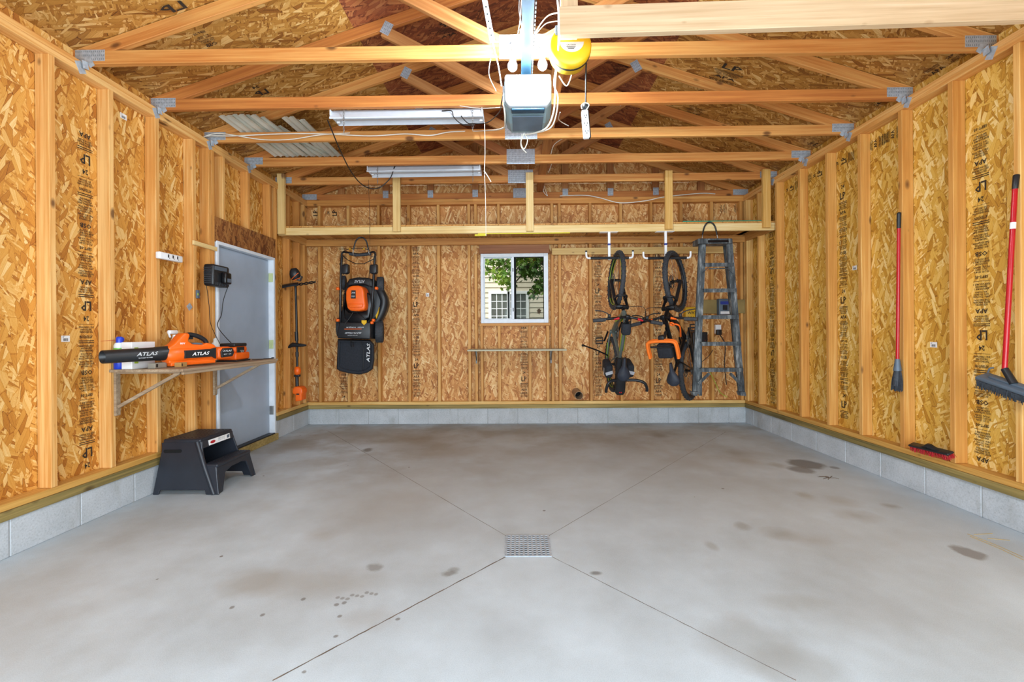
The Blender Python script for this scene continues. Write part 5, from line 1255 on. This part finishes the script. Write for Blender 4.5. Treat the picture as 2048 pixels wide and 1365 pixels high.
# handle tubes, bail and levers
hl = [mp(684, 512, 5.42), mp(682, 540, 5.42), mp(681, 600, 5.43), mp(680, 660, 5.48)]; hr = [mp(750, 512, 5.42), mp(748, 540, 5.42), mp(745, 600, 5.43), mp(741, 650, 5.48)]
b = B().tube(hl, .015, 10).tube(hr, .015, 10).tube([mp(683, 512, 5.42), mp(686, 505, 5.42), mp(700, 506, 5.42), mp(717, 509, 5.42), mp(734, 507, 5.42), mp(748, 504.5, 5.42), mp(751, 512, 5.42)], .0125, 10); b.build('handle', 'black_metal', mw)
b = B().tube([mp(699, 508, 5.41), mp(717, 510.5, 5.41), mp(742, 508, 5.41)], .018, 10); b.build('handle_grip', 'rubber', mw)
b = B().tube([mp(686, 512, 5.38), mp(695, 520, 5.37), mp(712, 528, 5.37), mp(728, 528, 5.37), mp(748, 518, 5.38)], .005, 8, smooth_pts=False).tube([mp(687, 503, 5.4), mp(700, 498, 5.38), mp(725, 497, 5.38), mp(741, 502, 5.4)], .004, 8); b.build('bail_bar', 'black_metal', mw)
for x, y in ((700, 498.5), (728, 498.5)): B().box(mp(x, y, 5.375), (.022, .02, .014), None, .004).build('bail_tab', 'yellow', mw)
for x in (688.5, 746): B().pxprism([(x-7, 530), (x+7, 528), (x+7, 545), (x+3, 548), (x-7, 547)], 5.36, 5.44, .012, 2, True).build('handle_joint', 'black', mw)
for x, y in ((753, 577), (676, 578), (747, 641), (744, 646), (676, 641)): B().box(mp(x, y, 5.40), (.035, .05, .035), None, .010, 2).build('knob', 'orange', mw)
b = B().pxprism([(751, 632), (756, 622), (758, 614), (756, 628), (752, 638)], 5.50, 5.53, .002, 1); b.build('warning_strip', 'yellow', mw)
b = B().tube([mp(706, 625, 5.4), mp(700, 635, 5.38), mp(690, 648, 5.36), mp(684, 655, 5.36)], .005, 6).tube([mp(712, 625, 5.4), mp(722, 632, 5.38), mp(732, 640, 5.36)], .004, 6).tube([mp(741, 520, 5.42), mp(738, 560, 5.38), mp(743, 600, 5.4), mp(740, 640, 5.42)], .0035, 6); b.build('cables', 'cable_black', mw)

# U hooks screwed under the loft beam
def uhook(px0, px1, ytop, ybot, Y, label, grp='rubber-coated storage hooks on the loft beam'):
    a, c = at(px0, ybot, Y), at(px1, ybot, Y); m_ = at((px0+px1)/2, ytop, Y); t_ = thing('storage_hook', label, 'hook', m_, grp)
    b = B().tube([a, at(px0+(px1-px0)*.12, ytop+(ybot-ytop)*.4, Y), at(px0+(px1-px0)*.3, ytop+2, Y-.01), m_, at(px1-(px1-px0)*.3, ytop+2, Y-.01), at(px1-(px1-px0)*.12, ytop+(ybot-ytop)*.4, Y), c], .009, 8); b.build('loop', 'black', t_)
    for q_, s_ in ((a, -1), (c, 1)): B().tube([q_, q_+Vector((s_*.006, 0, -.04)), q_+Vector((s_*.008, .03, -.066)), q_+Vector((s_*.008, .12, -.06))], .006, 8).build('bare_end', 'steel', t_)
uhook(707, 737, 475, 500, 5.309, 'black-coated wire hook holding the hanging mower')
uhook(1405, 1434, 445, 470, 5.309, 'black-coated wire hook above the hanging ladder')

# ladder
Yl = 5.20
ld = thing('step_ladder', 'paint-stained grey aluminium step ladder hanging beside the bicycles', 'ladder', at(1440, 790, Yl))
def rail(top, bot, Y0, w_, dp, name='side_rail'):
    a, c = at(*top, Y0), at(*bot, Y0+.02); d_ = (c-a).normalized(); R = rot_to(c-a, (0, 1, 0)); b = B(); L = (c-a).length
    b.box((a+c)/2, (L, w_, .003), R); 
    for s_ in (-1, 1): b.box((a+c)/2+R @ Vector((0, s_*(w_/2-.0015), dp/2)), (L, .003, dp), R)
    return b.build(name, 'ladder', ld)
rail((1405.5, 486), (1392, 789), Yl, .078, .03); rail((1459, 486), (1484, 789), Yl, .070, .03)
rail((1401, 490), (1401, 792), Yl+.10, .035, .02, 'rear_rail'); rail((1450, 490), (1478, 772), Yl+.10, .035, .02, 'rear_rail')
b = B(); b.pxprism([(1397, 477), (1465, 477), (1466, 487), (1397, 488)], Yl-.05, Yl+.13, .006, 2); tc = b.build('top_cap', 'ladder', ld)
b = B(); b.pxprism([(1416, 480.5), (1457, 480), (1458, 485), (1416, 485.5)], Yl-.053, Yl-.049, .001, 1); b.build('cap_strip', 'black_metal', tc)
for (x0, x1, y) in ((1407, 1464, 531), (1405, 1470, 582), (1403, 1474, 635), (1400, 1479, 688), (1398, 1483, 740)):
    a, c = at(x0, y, Yl), at(x1, y, Yl); b = B(); cx = (a+c)/2; L = (c-a).length
    b.box(cx+Vector((0, .0, .020)), (L, .085, .003)); b.box(cx+Vector((0, -.042, 0)), (L, .003, .044)); b.box(cx+Vector((0, .042, .003)), (L, .003, .022)); b.build('tread', 'ladder', ld)
for pts in (((1404, 549), (1414, 539), (1408, 545), (1460, 549), (1452, 540)),):
    b = B(); b.bar(at(1406, 546, Yl-.01), at(1418, 534, Yl-.01), .003, .02, (0, 1, 0)); b.bar(at(1466, 547, Yl-.01), at(1452, 534, Yl-.01), .003, .02, (0, 1, 0)); b.bar(at(1418, 538, Yl+.03), at(1452, 537, Yl+.03), .02, .012); b.build('spreader', 'ladder', ld)
for (p, q) in (((1397, 768), (1419, 747)), ((1460, 747), (1484, 771))):
    b = B().bar(at(*p, Yl-.01), at(*q, Yl-.01), .034, .004, (0, 1, 0)); b.build('brace', 'ladder', ld)
for x, s_ in ((1391, -1), (1485, 1)):
    B().pxprism([(x-7, 784), (x+6, 784), (x+8 if s_ > 0 else x+4, 793), (x-4, 792)], Yl-.02, Yl+.05, .003, 1).build('foot', 'ladder', ld)

# electrical bits behind the ladder
a, c = at(1399, 600, YB-.02), at(1490, 627, YB-.02)
eb = solo(B().box2((a.x, YB-.02, c.z), (c.x, YB-.001, a.z), .002), 'mounting_board', 'ply', 'olive plywood backing board screwed across the studs behind the ladder', 'board')
a, c = at(1437, 598, YB-.08), at(1463, 630, YB-.08); et = thing('electrical_box', 'grey electrical box with a blue label behind the ladder', 'electrical box', (a+c)/2)
B().box2((a.x, YB-.09, c.z), (c.x, YB-.021, a.z), .006, 2).build('enclosure', 'panel_grey', et)
B().box2((a.x+.02, YB-.093, a.z-.075), (c.x-.02, YB-.0895, a.z-.035)).build('blue_label', 'panel_blue', et)
B().box2((a.x+.05, YB-.098, a.z-.15), (c.x-.06, YB-.0895, a.z-.085), .003).build('breaker', 'black', et)
B().box2((a.x+.02, YB-.093, c.z+.012), (c.x-.015, YB-.0895, c.z+.045)).build('white_label', 'labelwhite', et)
a, c = at(1430, 650, YB-.02), at(1441, 668, YB-.02); ou = thing('wall_outlet', 'white wall outlet with a black plug in it behind the ladder', 'outlet', (a+c)/2)
B().box2((a.x, YB-.045, c.z), (c.x, YB-.001, a.z), .003).build('cover_plate', 'labelwhite', ou)
B().box(at(1437.5, 665, YB-.07), (.065, .05, .07), None, .008, 2).build('plug', 'black', ou)
cab([(1439, 669, YB-.06), (1450, 690, YB-.03), (1449, 730, YB-.02), (1453, 770, YB-.02)], .006, 'cable_black', 'grey conduit-like cord running down from the outlet', 'wiring behind the ladder')
cab([(1404, 724, YB-.05), (1418, 712, YB-.05), (1426, 700, YB-.04)], .004, 'cable_black', 'thin black wire rising to the right behind the ladder', 'wiring behind the ladder')
cab([(1420, 745, YB-.04), (1430, 765, YB-.04), (1440, 785, YB-.04), (1455, 795, YB-.04)], .004, 'lime', 'thin green wire trailing down to the bottom plate', 'wiring behind the ladder')
a = at(1382, 680, YB-.1); c = at(1412, 680, YB-.1)
b = B().box2((a.x, YB-.16, at(1390, 692, YB-.1).z), (c.x, YB-.002, at(1390, 665, YB-.1).z), .008, 2); b.mat(1).box(at(1410.5, 681, YB-.163), (.006, .003, .006))
solo(b, 'black_box', ['black', 'red'], 'black wall-mounted box behind the left rail of the ladder', 'box')
yb = thing('yellow_case', 'yellow hard case mounted behind the rear bicycle', 'case', at(1383, 638, YB-.05))
a, c = at(1369, 615, YB-.05), at(1396, 642, YB-.05); B().box2((a.x, YB-.09, c.z), (c.x, YB-.001, a.z), .008, 2).build('shell', 'yellow', yb)
b = B().text('WAT', at(1384, 626, YB-.0925), (1, 0, 0), (0, 0, 1), size=.035, width=.12)
for k in range(4): b.box(at(1376+k*5, 637, YB-.092), (.012, .004, .045), Matrix.Rotation(.5, 3, 'Y'))
b.build('black_marks', 'black', yb)

# bicycle hangers
def hanger(px, pxl, pxr, label):
    Y = 5.30; t0 = at(px, 464, Y); t1 = at(px+1, 517, Y); t_ = thing('bike_hanger', label, 'bike rack', t0, 'white T-shaped bike hangers on the loft beam')
    zt_ = 2.4262; w_ = at(px+18, 463, Y).x-t0.x
    b = B().box((t0.x, Y+.03, zt_), (w_*2, .07, .006), None, .001); b.build('mounting_plate', 'white', t_)
    b = B().box2((t0.x-.014, Y-.012, t1.z-.02), (t0.x+.014, Y+.012, zt_), .002); b.build('upright', 'white', t_)
    for z in (.46,): B().box((t0.x, Y, t1.z+(zt_-t1.z)*.52), (.032, .030, .022), None, .003).build('clamp', 'panel_blue', t_)
    l, r = at(pxl, 517, Y), at(pxr, 516, Y); z = t1.z
    B().tube([(l.x+.05, Y-.02, z), (r.x-.05, Y-.02, z)], .0165, 12, smooth_pts=False).build('foam_sleeve', 'black', t_)
    for q, s_ in ((l, 1), (r, -1)):
        B().tube([(q.x+s_*.055, Y-.02, z), (q.x+s_*.02, Y-.02, z+.002), (q.x+s_*.004, Y-.02, z+.018), (q.x, Y-.02, z+.045), (q.x, Y-.02, z+.075)], .0115, 10).build('hook_end', 'white', t_)
        if px < 1300: B().cyl((q.x, Y-.02, z+.072), (q.x, Y-.02, z+.09), .0125).build('end_cap', 'black', t_)
    return z
zh = hanger(1218, 1172, 1265, 'white T-shaped hanger holding the green bicycle')
hanger(1331, 1286, 1380, 'white T-shaped hanger holding the black bicycle with the orange seat guard')
# ================================================================== BICYCLES (built upright: x forward, y left, z up; then hung)
def wheel(root, c, R_, tw, name, steer=0.0, knob=True, disc_side=1):
    """wheel in the xz plane about c; steer turns it about z"""
    c = Vector(c); Rm = Matrix.Rotation(steer, 3, 'Z'); tr = lambda v: c+Rm @ Vector(v); N = 40
    circ = lambda r, y=0, n=N: [tr((r*math.cos(2*PI*i/n), y, r*math.sin(2*PI*i/n))) for i in range(n)]
    b = B().tube(circ(R_-tw), tw, 10, closed=True, smooth_pts=False)
    if knob:
        nk = 74
        for i in range(nk):
            an = 2*PI*i/nk; rad = Vector((math.cos(an), 0, math.sin(an))); tg = Vector((-math.sin(an), 0, math.cos(an)))
            for yy, rr_ in (((-.5, .86), (.5, .86)) if i % 2 else ((-.95, .35), (0, 1.0), (.95, .35))):
                nr = (rad*rr_+Vector((0, yy, 0))).normalized()
                p_ = rad*(R_-tw)+nr*(tw+.001); sd_ = tg.cross(nr)
                Mx = Matrix((Rm @ tg, Rm @ sd_, Rm @ nr)).transposed(); b.box(tr(p_), (.012, tw*.42, .007), Mx)
    w_ = b.build(name, 'rubber', root, local=True)
    b = B().tube(circ(R_-2*tw-.006), .013, 8, closed=True, smooth_pts=False).build('rim', 'rim', w_, local=True)
    b = B().cyl(tr((0, -.05, 0)), tr((0, .05, 0)), .016, seg=12).cyl(tr((0, -.03, 0)), tr((0, -.026, 0)), .028, seg=14).cyl(tr((0, .026, 0)), tr((0, .03, 0)), .028, seg=14); b.build('hub', 'black_metal', w_, local=True)
    b = B(); ns_ = 32
    for i in range(ns_):
        an = 2*PI*i/ns_; hb = an+(.6 if (i//2) % 2 else -.6); s_ = 1 if i % 2 else -1
        b.cyl(tr((.024*math.cos(hb), s_*.028, .024*math.sin(hb))), tr(((R_-2*tw-.012)*math.cos(an), 0, (R_-2*tw-.012)*math.sin(an))), .0011, seg=4, caps=False)
    b.build('spokes', 'steel', w_, local=True)['kind'] = 'stuff'
    b = B(); y_ = .042*disc_side
    b.tube([tr((.075*math.cos(2*PI*i/20), y_, .075*math.sin(2*PI*i/20))) for i in range(20)], .005, 5, closed=True, smooth_pts=False)
    for i in range(6): an = 2*PI*i/6; b.cyl(tr((.02*math.cos(an), y_, .02*math.sin(an))), tr((.074*math.cos(an+.4), y_, .074*math.sin(an+.4))), .0035, seg=5)
    b.build('brake_disc', 'dull_steel', w_, local=True)
    return w_
def bicycle(label, mat, WB=1.09, R_=.35, tw=.028, steer=0.0, frame='bikegrey', accent='green', barw=.70, knob=True, barcol='red', frontsus=True):
    t = thing('bicycle', label, 'bicycle', mat=mat)
    bb = Vector((.43, 0, R_-.03)); sc = Vector((.25, 0, .80)); ra = Vector((0, 0, R_)); fa = Vector((WB, 0, R_))
    ht = Vector((WB-.295, 0, .93)); hb = Vector((WB-.245, 0, .82)); cr = Vector((WB-.215, 0, R_+R_*1.06+.01))
    b = B(); b.tube([sc, bb], .019, 12, smooth_pts=False); b.tube([ht+(hb-ht)*.2, (ht+sc)/2+Vector((0, 0, -.02)), sc-Vector((0, 0, .06))], .020, 12)
    b.tube([hb+Vector((-.01, 0, .01)), (hb+bb)/2+Vector((.02, 0, -.015)), bb], .028, 12); b.tube([ht+Vector((-.01, 0, .02)), hb], .026, 14, smooth_pts=False)
    b.cyl(bb+Vector((0, -.04, 0)), bb+Vector((0, .04, 0)), .026, seg=16)
    for s_ in (-1, 1):
        b.tube([bb+Vector((-.02, s_*.03, 0)), bb+Vector((-.13, s_*.05, .01)), ra+Vector((.03, s_*.068, 0)), ra+Vector((0, s_*.07, 0))], .011, 8)
        b.tube([sc+Vector((.02, s_*.02, -.07)), sc+Vector((-.05, s_*.05, -.16)), ra+Vector((.01, s_*.068, .02))], .009, 8)
    fr_ = b.build('frame', frame, t, local=True)
    b = B()
    for s_ in (-1, 1):
        mid = (hb+bb)/2; b.prism([hb+Vector((-.08, s_*.0275, -.02)), hb+Vector((-.06, s_*.0275, -.045)), mid+Vector((.02, s_*.029, -.03)), mid+Vector((0, s_*.029, -.005))], (0, s_*.003, 0)); 
        b.prism([sc+Vector((.12, s_*.020, .01)), ht+Vector((-.10, s_*.020, -.02)), ht+Vector((-.10, s_*.020, -.04)), sc+Vector((.12, s_*.020, -.01))], (0, s_*.003, 0))
        b.tube([bb+Vector((-.14, s_*.0625, .012)), ra+Vector((.10, s_*.075, .0))], .005, 6, smooth_pts=False)
    b.tube([bb*.45+hb*.55+Vector((.028, 0, -.02)), bb*.8+hb*.2+Vector((.02, 0, -.024))], .012, 8, smooth_pts=False)
    b.build('frame_stripe', accent, fr_, local=True)
    wheel(t, ra, R_, tw, 'rear_wheel', 0, knob)
    St = Matrix.Rotation(steer, 3, 'Z'); ax_ = (ht-hb).normalized()
    Q = Matrix.Rotation(steer, 4, ax_); Q = Matrix.Translation(hb) @ Q @ Matrix.Translation(-hb); q3 = lambda v: Q @ Vector(v)
    # fork
    b = B()
    b.box(q3(cr+Vector((0, 0, .0))), (.05, .15, .04), St, .012, 2); b.cyl(q3(hb), q3(cr), .018, seg=12)
    for s_ in (-1, 1):
        b.tube([q3(cr+Vector((0, s_*.062, .01))), q3(cr*.55+fa*.45+Vector((-.015, s_*.062, 0)))], .0155, 12, smooth_pts=False)
    b.build('fork_crown', 'black_metal', t, local=True)
    b = B()
    for s_ in (-1, 1): b.tube([q3(cr*.72+fa*.28+Vector((-.012, s_*.062, 0))), q3(fa+Vector((-.02, s_*.062, .03))), q3(fa+Vector((0, s_*.056, 0)))], .020, 12, smooth_pts=False)
    a1 = cr*.70+fa*.30; b.tube([q3(a1+Vector((0, -.062, 0))), q3(a1+Vector((.05, -.05, .055))), q3(a1+Vector((.06, 0, .07))), q3(a1+Vector((.05, .05, .055))), q3(a1+Vector((0, .062, 0)))], .013, 10)
    b.build('fork_legs', 'rim' if frontsus else 'black', t, local=True)
    fw = wheel(t, q3(fa), R_, tw, 'front_wheel', steer, knob)
    # stem, bar, grips, levers
    st0 = ht+ax_*.04; st1 = st0+Vector((.06, 0, .015))
    b = B().cyl(q3(ht), q3(ht+ax_*.06), .018, seg=12).tube([q3(st0), q3(st1)], .017, 10, smooth_pts=False).box(q3(st1), (.045, .05, .045), St, .008, 2); b.build('stem', 'black_metal', t, local=True)
    h_ = barw/2
    pts = [q3(st1+Vector((-.05*abs(y/h_)**1.5, y, .03*min(1, abs(y)/.12)))) for y in [-h_+.0, -h_*.7, -.16, -.05, 0, .05, .16, h_*.7, h_]]
    hbr = B().tube(pts, .0135, 10).build('handlebar', 'black_metal', t, local=True)
    for s_ in (-1, 1):
        pe = q3(st1+Vector((-.05, s_*h_, .03))); pi_ = q3(st1+Vector((-.05*.64, s_*(h_-.13), .03)))
        B().tube([pi_, pe], .0205, 12, smooth_pts=False).build('grip', 'rubber', hbr, local=True)
        b = B().tube([q3(st1+Vector((-.03, s_*(h_-.17), .03))), q3(st1+Vector((.02, s_*(h_-.16), .01))), q3(st1+Vector((.045, s_*(h_-.10), -.01))), q3(st1+Vector((.05, s_*(h_-.02), -.02)))], .006, 8); b.box(q3(st1+Vector((0, s_*(h_-.17), .015))), (.05, .03, .03), St, .006, 2); b.build('brake_lever', 'black', hbr, local=True)
        b = B().tube([q3(st1+Vector((-.01, s_*.10, .028))), q3(st1+Vector((-.02, s_*.16, .03)))], .0145, 10, smooth_pts=False); b.build('bar_decal', barcol, hbr, local=True)
        b = B().tube([q3(st1+Vector((.02, s_*(h_-.18), .0))), q3(st1+Vector((.12, s_*.15, .02))), q3(st1+Vector((.10, s_*.04, -.06))), q3(hb+Vector((.03, s_*.02, -.02)))], .0028, 6); b.build('brake_cable', 'cable_black', hbr, local=True)
    # seatpost and saddle
    sp = sc+(sc-bb).normalized()*.16
    B().tube([sc, sp], .014, 10, smooth_pts=False).build('seat_post', 'black_metal', t, local=True)
    s0 = sp+Vector((-.11, 0, .035)); rings = []
    for u, w2, dz in ((0, .045, .0), (.03, .072, .008), (.07, .075, .006), (.12, .055, .0), (.17, .028, -.002), (.23, .020, -.002), (.27, .014, -.006)):
        rings.append([s0+Vector((u, w2*math.cos(a_), dz+.022*math.sin(a_)+(-.015*abs(math.cos(a_))))) for a_ in [2*PI*i/12 for i in range(12)]])
    b = B().loft(rings); sd_ = b.build('saddle', 'saddle', t, local=True)
    b = B()
    for s_ in (-1, 1): b.tube([s0+Vector((.03, s_*.02, -.01)), s0+Vector((.08, s_*.02, -.035)), s0+Vector((.15, s_*.02, -.035)), s0+Vector((.24, s_*.008, -.012))], .0035, 6)
    b.build('saddle_rails', 'steel', sd_, local=True)
    # drivetrain
    b = B().tube([bb+Vector((.085*math.cos(2*PI*i/26), -.05, .085*math.sin(2*PI*i/26))) for i in range(26)], .006, 6, closed=True, smooth_pts=False)
    for i in range(5): an = 2*PI*i/5; b.cyl(bb+Vector((0, -.05, 0)), bb+Vector((.083*math.cos(an), -.05, .083*math.sin(an))), .007, seg=6)
    b.build('chainring', 'dull_steel', t, local=True)
    for s_, an in ((-1, .5), (1, .5+PI)):
        cp = bb+Vector((.17*math.cos(an), s_*.085, .17*math.sin(an))); b = B().tube([bb+Vector((0, s_*.065, 0)), cp], .012, 8, smooth_pts=False); ck = b.build('crank', 'black_metal', t, local=True)
        b = B(); pc_ = cp+Vector((0, s_*.065, 0)); b.cyl(cp, pc_+Vector((0, s_*.045, 0)), .009, seg=8)
        b.box(pc_+Vector((.04, 0, 0)), (.012, .09, .022), None, .003).box(pc_+Vector((-.04, 0, 0)), (.012, .09, .022), None, .003).box(pc_+Vector((0, s_*.042, 0)), (.09, .010, .018), None, .003).box(pc_+Vector((0, -s_*.042, 0)), (.09, .010, .018), None, .003); b.build('pedal', 'black', ck, local=True)
    b = B()
    for k, r_ in enumerate((.055, .048, .04, .032, .025)): b.lathe(ra+Vector((0, -.036-k*.004, 0)), (0, -1, 0), [(0, r_), (.0018, r_)], 22)
    b.build('cassette', 'steel', t, local=True)
    b = B().tube([bb+Vector((-.02, -.05, .083)), ra+Vector((0, -.045, .045))], .0035, 6, smooth_pts=False).tube([bb+Vector((-.02, -.05, -.083)), ra+Vector((.06, -.05, -.10)), ra+Vector((.02, -.05, -.06))], .0035, 6, smooth_pts=False); b.build('chain', 'dull_steel', t, local=True)
    b = B().box(ra+Vector((.04, -.06, -.08)), (.02, .02, .09), Matrix.Rotation(.4, 3, 'Y'), .005).cyl(ra+Vector((.05, -.06, -.11)), ra+Vector((.05, -.05, -.11)), .02, seg=12); b.build('derailleur', 'black', t, local=True)
    return t, dict(bb=bb, sc=sc, ra=ra, fa=fa, ht=ht, hb=hb, st1=st1, sp=sp, s0=s0, q3=q3)
def hang(px, py, Y, yaw, tilt, lean, WB, R_):
    """matrix that hangs a bicycle nose-up with its front axle at a point"""
    up = Vector((math.sin(yaw)*math.cos(tilt), -math.cos(yaw)*math.cos(tilt), -math.sin(tilt)))
    fw = Vector((math.sin(yaw)*math.sin(tilt), -math.cos(yaw)*math.sin(tilt), math.cos(tilt)))
    left = up.cross(fw)
    fw = (fw*math.cos(lean)+left*math.sin(lean)); left = up.cross(fw)
    mm = Matrix.Identity(4)
    for i, v in enumerate((fw, left, up)):
        for j in range(3): mm[j][i] = v[j]
    ax_ = at(px, py, Y)
    mm.translation = ax_ - mm.to_3x3() @ Vector((WB, 0, R_))
    return mm
# ---- green bicycle, left
m1 = hang(1232, 561, 5.30, .0, math.radians(20), math.radians(1.2), 1.09, .35)
b1, k1 = bicycle('green and grey bicycle with rear bags hanging nose-up left of the black one', m1, 1.09, .35, .026, -.10, 'bikegrey', 'green', .75, True, 'red')
bag = B().box(k1['hb']+Vector((.02, 0, .12)), (.12, .13, .12), None, .03, 3)
q = k1['st1']+Vector((.0, 0, 0))
b = B().box(k1['ht']+Vector((-.10, 0, .03)), (.13, .10, .09), None, .025, 3); b.build('frame_bag', 'black_fabric', b1, local=True)
ra = k1['ra']
# rack over the rear wheel, panniers and child-carrier foot arms
b = B()
for s_ in (-1, 1):
    b.tube([ra+Vector((.30, s_*.05, .47)), ra+Vector((-.12, s_*.055, .47))], .007, 8, smooth_pts=False); b.tube([ra+Vector((0, s_*.075, .02)), ra+Vector((-.10, s_*.06, .46))], .006, 8, smooth_pts=False)
for k in range(4): b.tube([ra+Vector((.24-.10*k, -.055, .47)), ra+Vector((.24-.10*k, .055, .47))], .005, 6, smooth_pts=False)
b.build('rear_rack', 'black_metal', b1, local=True)
for s_ in (-1, 1):
    c_ = ra+Vector((.10, s_*.125, .33)); b = B().box(c_, (.16, .09, .24), None, .03, 3); pn = b.build('pannier', 'black_fabric', b1, local=True)
    b = B().box(c_+Vector((-.01, s_*.0, .121)), (.04, .085, .003), Matrix.Rotation(s_*.3, 3, 'Z')).box(c_+Vector((-.03, s_*.046, .03)), (.10, .002, .03)); b.build('reflective_strip', 'grey_reflect', pn, local=True)
b = B()
prof = [(.30, .055), (.22, .065), (.12, .062), (.0, .060), (-.08, .062), (-.14, .058), (-.16, .045)]
rg = [[ra+Vector((x, w_*c_, z+.50-.0)) for c_, z in ((-1, 0), (-.8, .022), (0, .03), (.8, .022), (1, 0), (.8, -.012), (0, -.012), (-.8, -.012))] for x, w_ in prof]
b.loft(rg); mg = b.build('carrier_board', 'black', b1, local=True)
B().box(ra+Vector((-.125, 0, .528)), (.012, .03, .003)).build('red_reflector', 'red', mg, local=True)
for s_, ln in ((-1, .25), (1, .12)):
    b = B().tube([ra+Vector((.02, s_*.05, .50)), ra+Vector((.025, s_*(.05+ln*.5), .52)), ra+Vector((.0, s_*(.05+ln*.85), .54)), ra+Vector((-.07, s_*(.05+ln), .54)), ra+Vector((-.11, s_*(.05+ln), .54))], .017, 10); b.build('foot_arm', 'black', b1, local=True)
b = B().tube([ra+Vector((.13, .06, .02)), ra+Vector((.22, .20, .06)), ra+Vector((.30, .38, .08))], .009, 8, smooth_pts=False).sphere(ra+Vector((.30, .385, .08)), .018, 8); b.build('kickstand', 'black_metal', b1, local=True)
for wn in [o for o in b1.children if o.name.startswith(('front_wheel', 'rear_wheel'))]:
    # lime decals round the rim sides
    b = B(); cw = k1['q3'](k1['fa']) if wn.name.startswith('front') else k1['ra']; Rm = Matrix.Rotation(-.10 if wn.name.startswith('front') else 0, 3, 'Z')
    for y_ in (-.0135, .0135):
        for a0 in (.3, 2.4, 4.5): b.tube([Vector(cw)+Rm @ Vector((.287*math.cos(a0+q*.1), y_, .287*math.sin(a0+q*.1))) for q in range(13)], .005, 5, smooth_pts=False)
    b.build('rim_decal', 'green', wn, local=True)
# ---- black bicycle, right, turned on its hanger
m2 = hang(1351, 563, 5.30, math.radians(-36), math.radians(19), math.radians(2.3), 1.15, .365)
b2, k2 = bicycle('black bicycle with an orange foam seat guard hanging nose-up beside the ladder', m2, 1.15, .365, .030, .05, 'black_metal', 'black', .74, True, 'orange', True)
# front child seat with its orange foam guard
c0 = Vector((.60, 0, 1.08))
b = B().box(c0+Vector((-.06, 0, -.01)), (.17, .17, .075), None, .03, 3); cs = b.build('child_seat', 'black_fabric', b2, local=True)
b = B()
for dz in (0, .035):
    b.tube([c0+Vector((-.12, -.155, .03+dz)), c0+Vector((.03, -.155, .05+dz)), c0+Vector((.075, -.125, .05+dz)), c0+Vector((.085, 0, .05+dz)), c0+Vector((.075, .125, .05+dz)), c0+Vector((.03, .155, .05+dz)), c0+Vector((-.12, .155, .03+dz))], .017, 10)
b.build('foam_guard', 'orange_foam', b2, local=True)
b = B().tube([c0+Vector((-.0, -.15, .03)), c0+Vector((0, .15, .03))], .012, 8, smooth_pts=False).box(c0+Vector((.09, 0, .03)), (.09, .07, .07), None, .012, 2).tube([c0+Vector((.06, 0, .0)), c0+Vector((.12, 0, -.12))], .018, 8, smooth_pts=False); b.build('seat_clamp', 'black', b2, local=True)
b = B().tube([c0+Vector((.24, -.14, -.02)), c0+Vector((.20, -.18, -.05)), c0+Vector((.05, -.14, -.16))], .009, 8).tube([c0+Vector((.25, -.10, .0)), c0+Vector((.27, -.12, .02)), c0+Vector((.25, -.15, .02)), c0+Vector((.23, -.12, .0)), c0+Vector((.25, -.10, .0))], .008, 8); b.build('orange_strap', 'orange', b2, local=True)
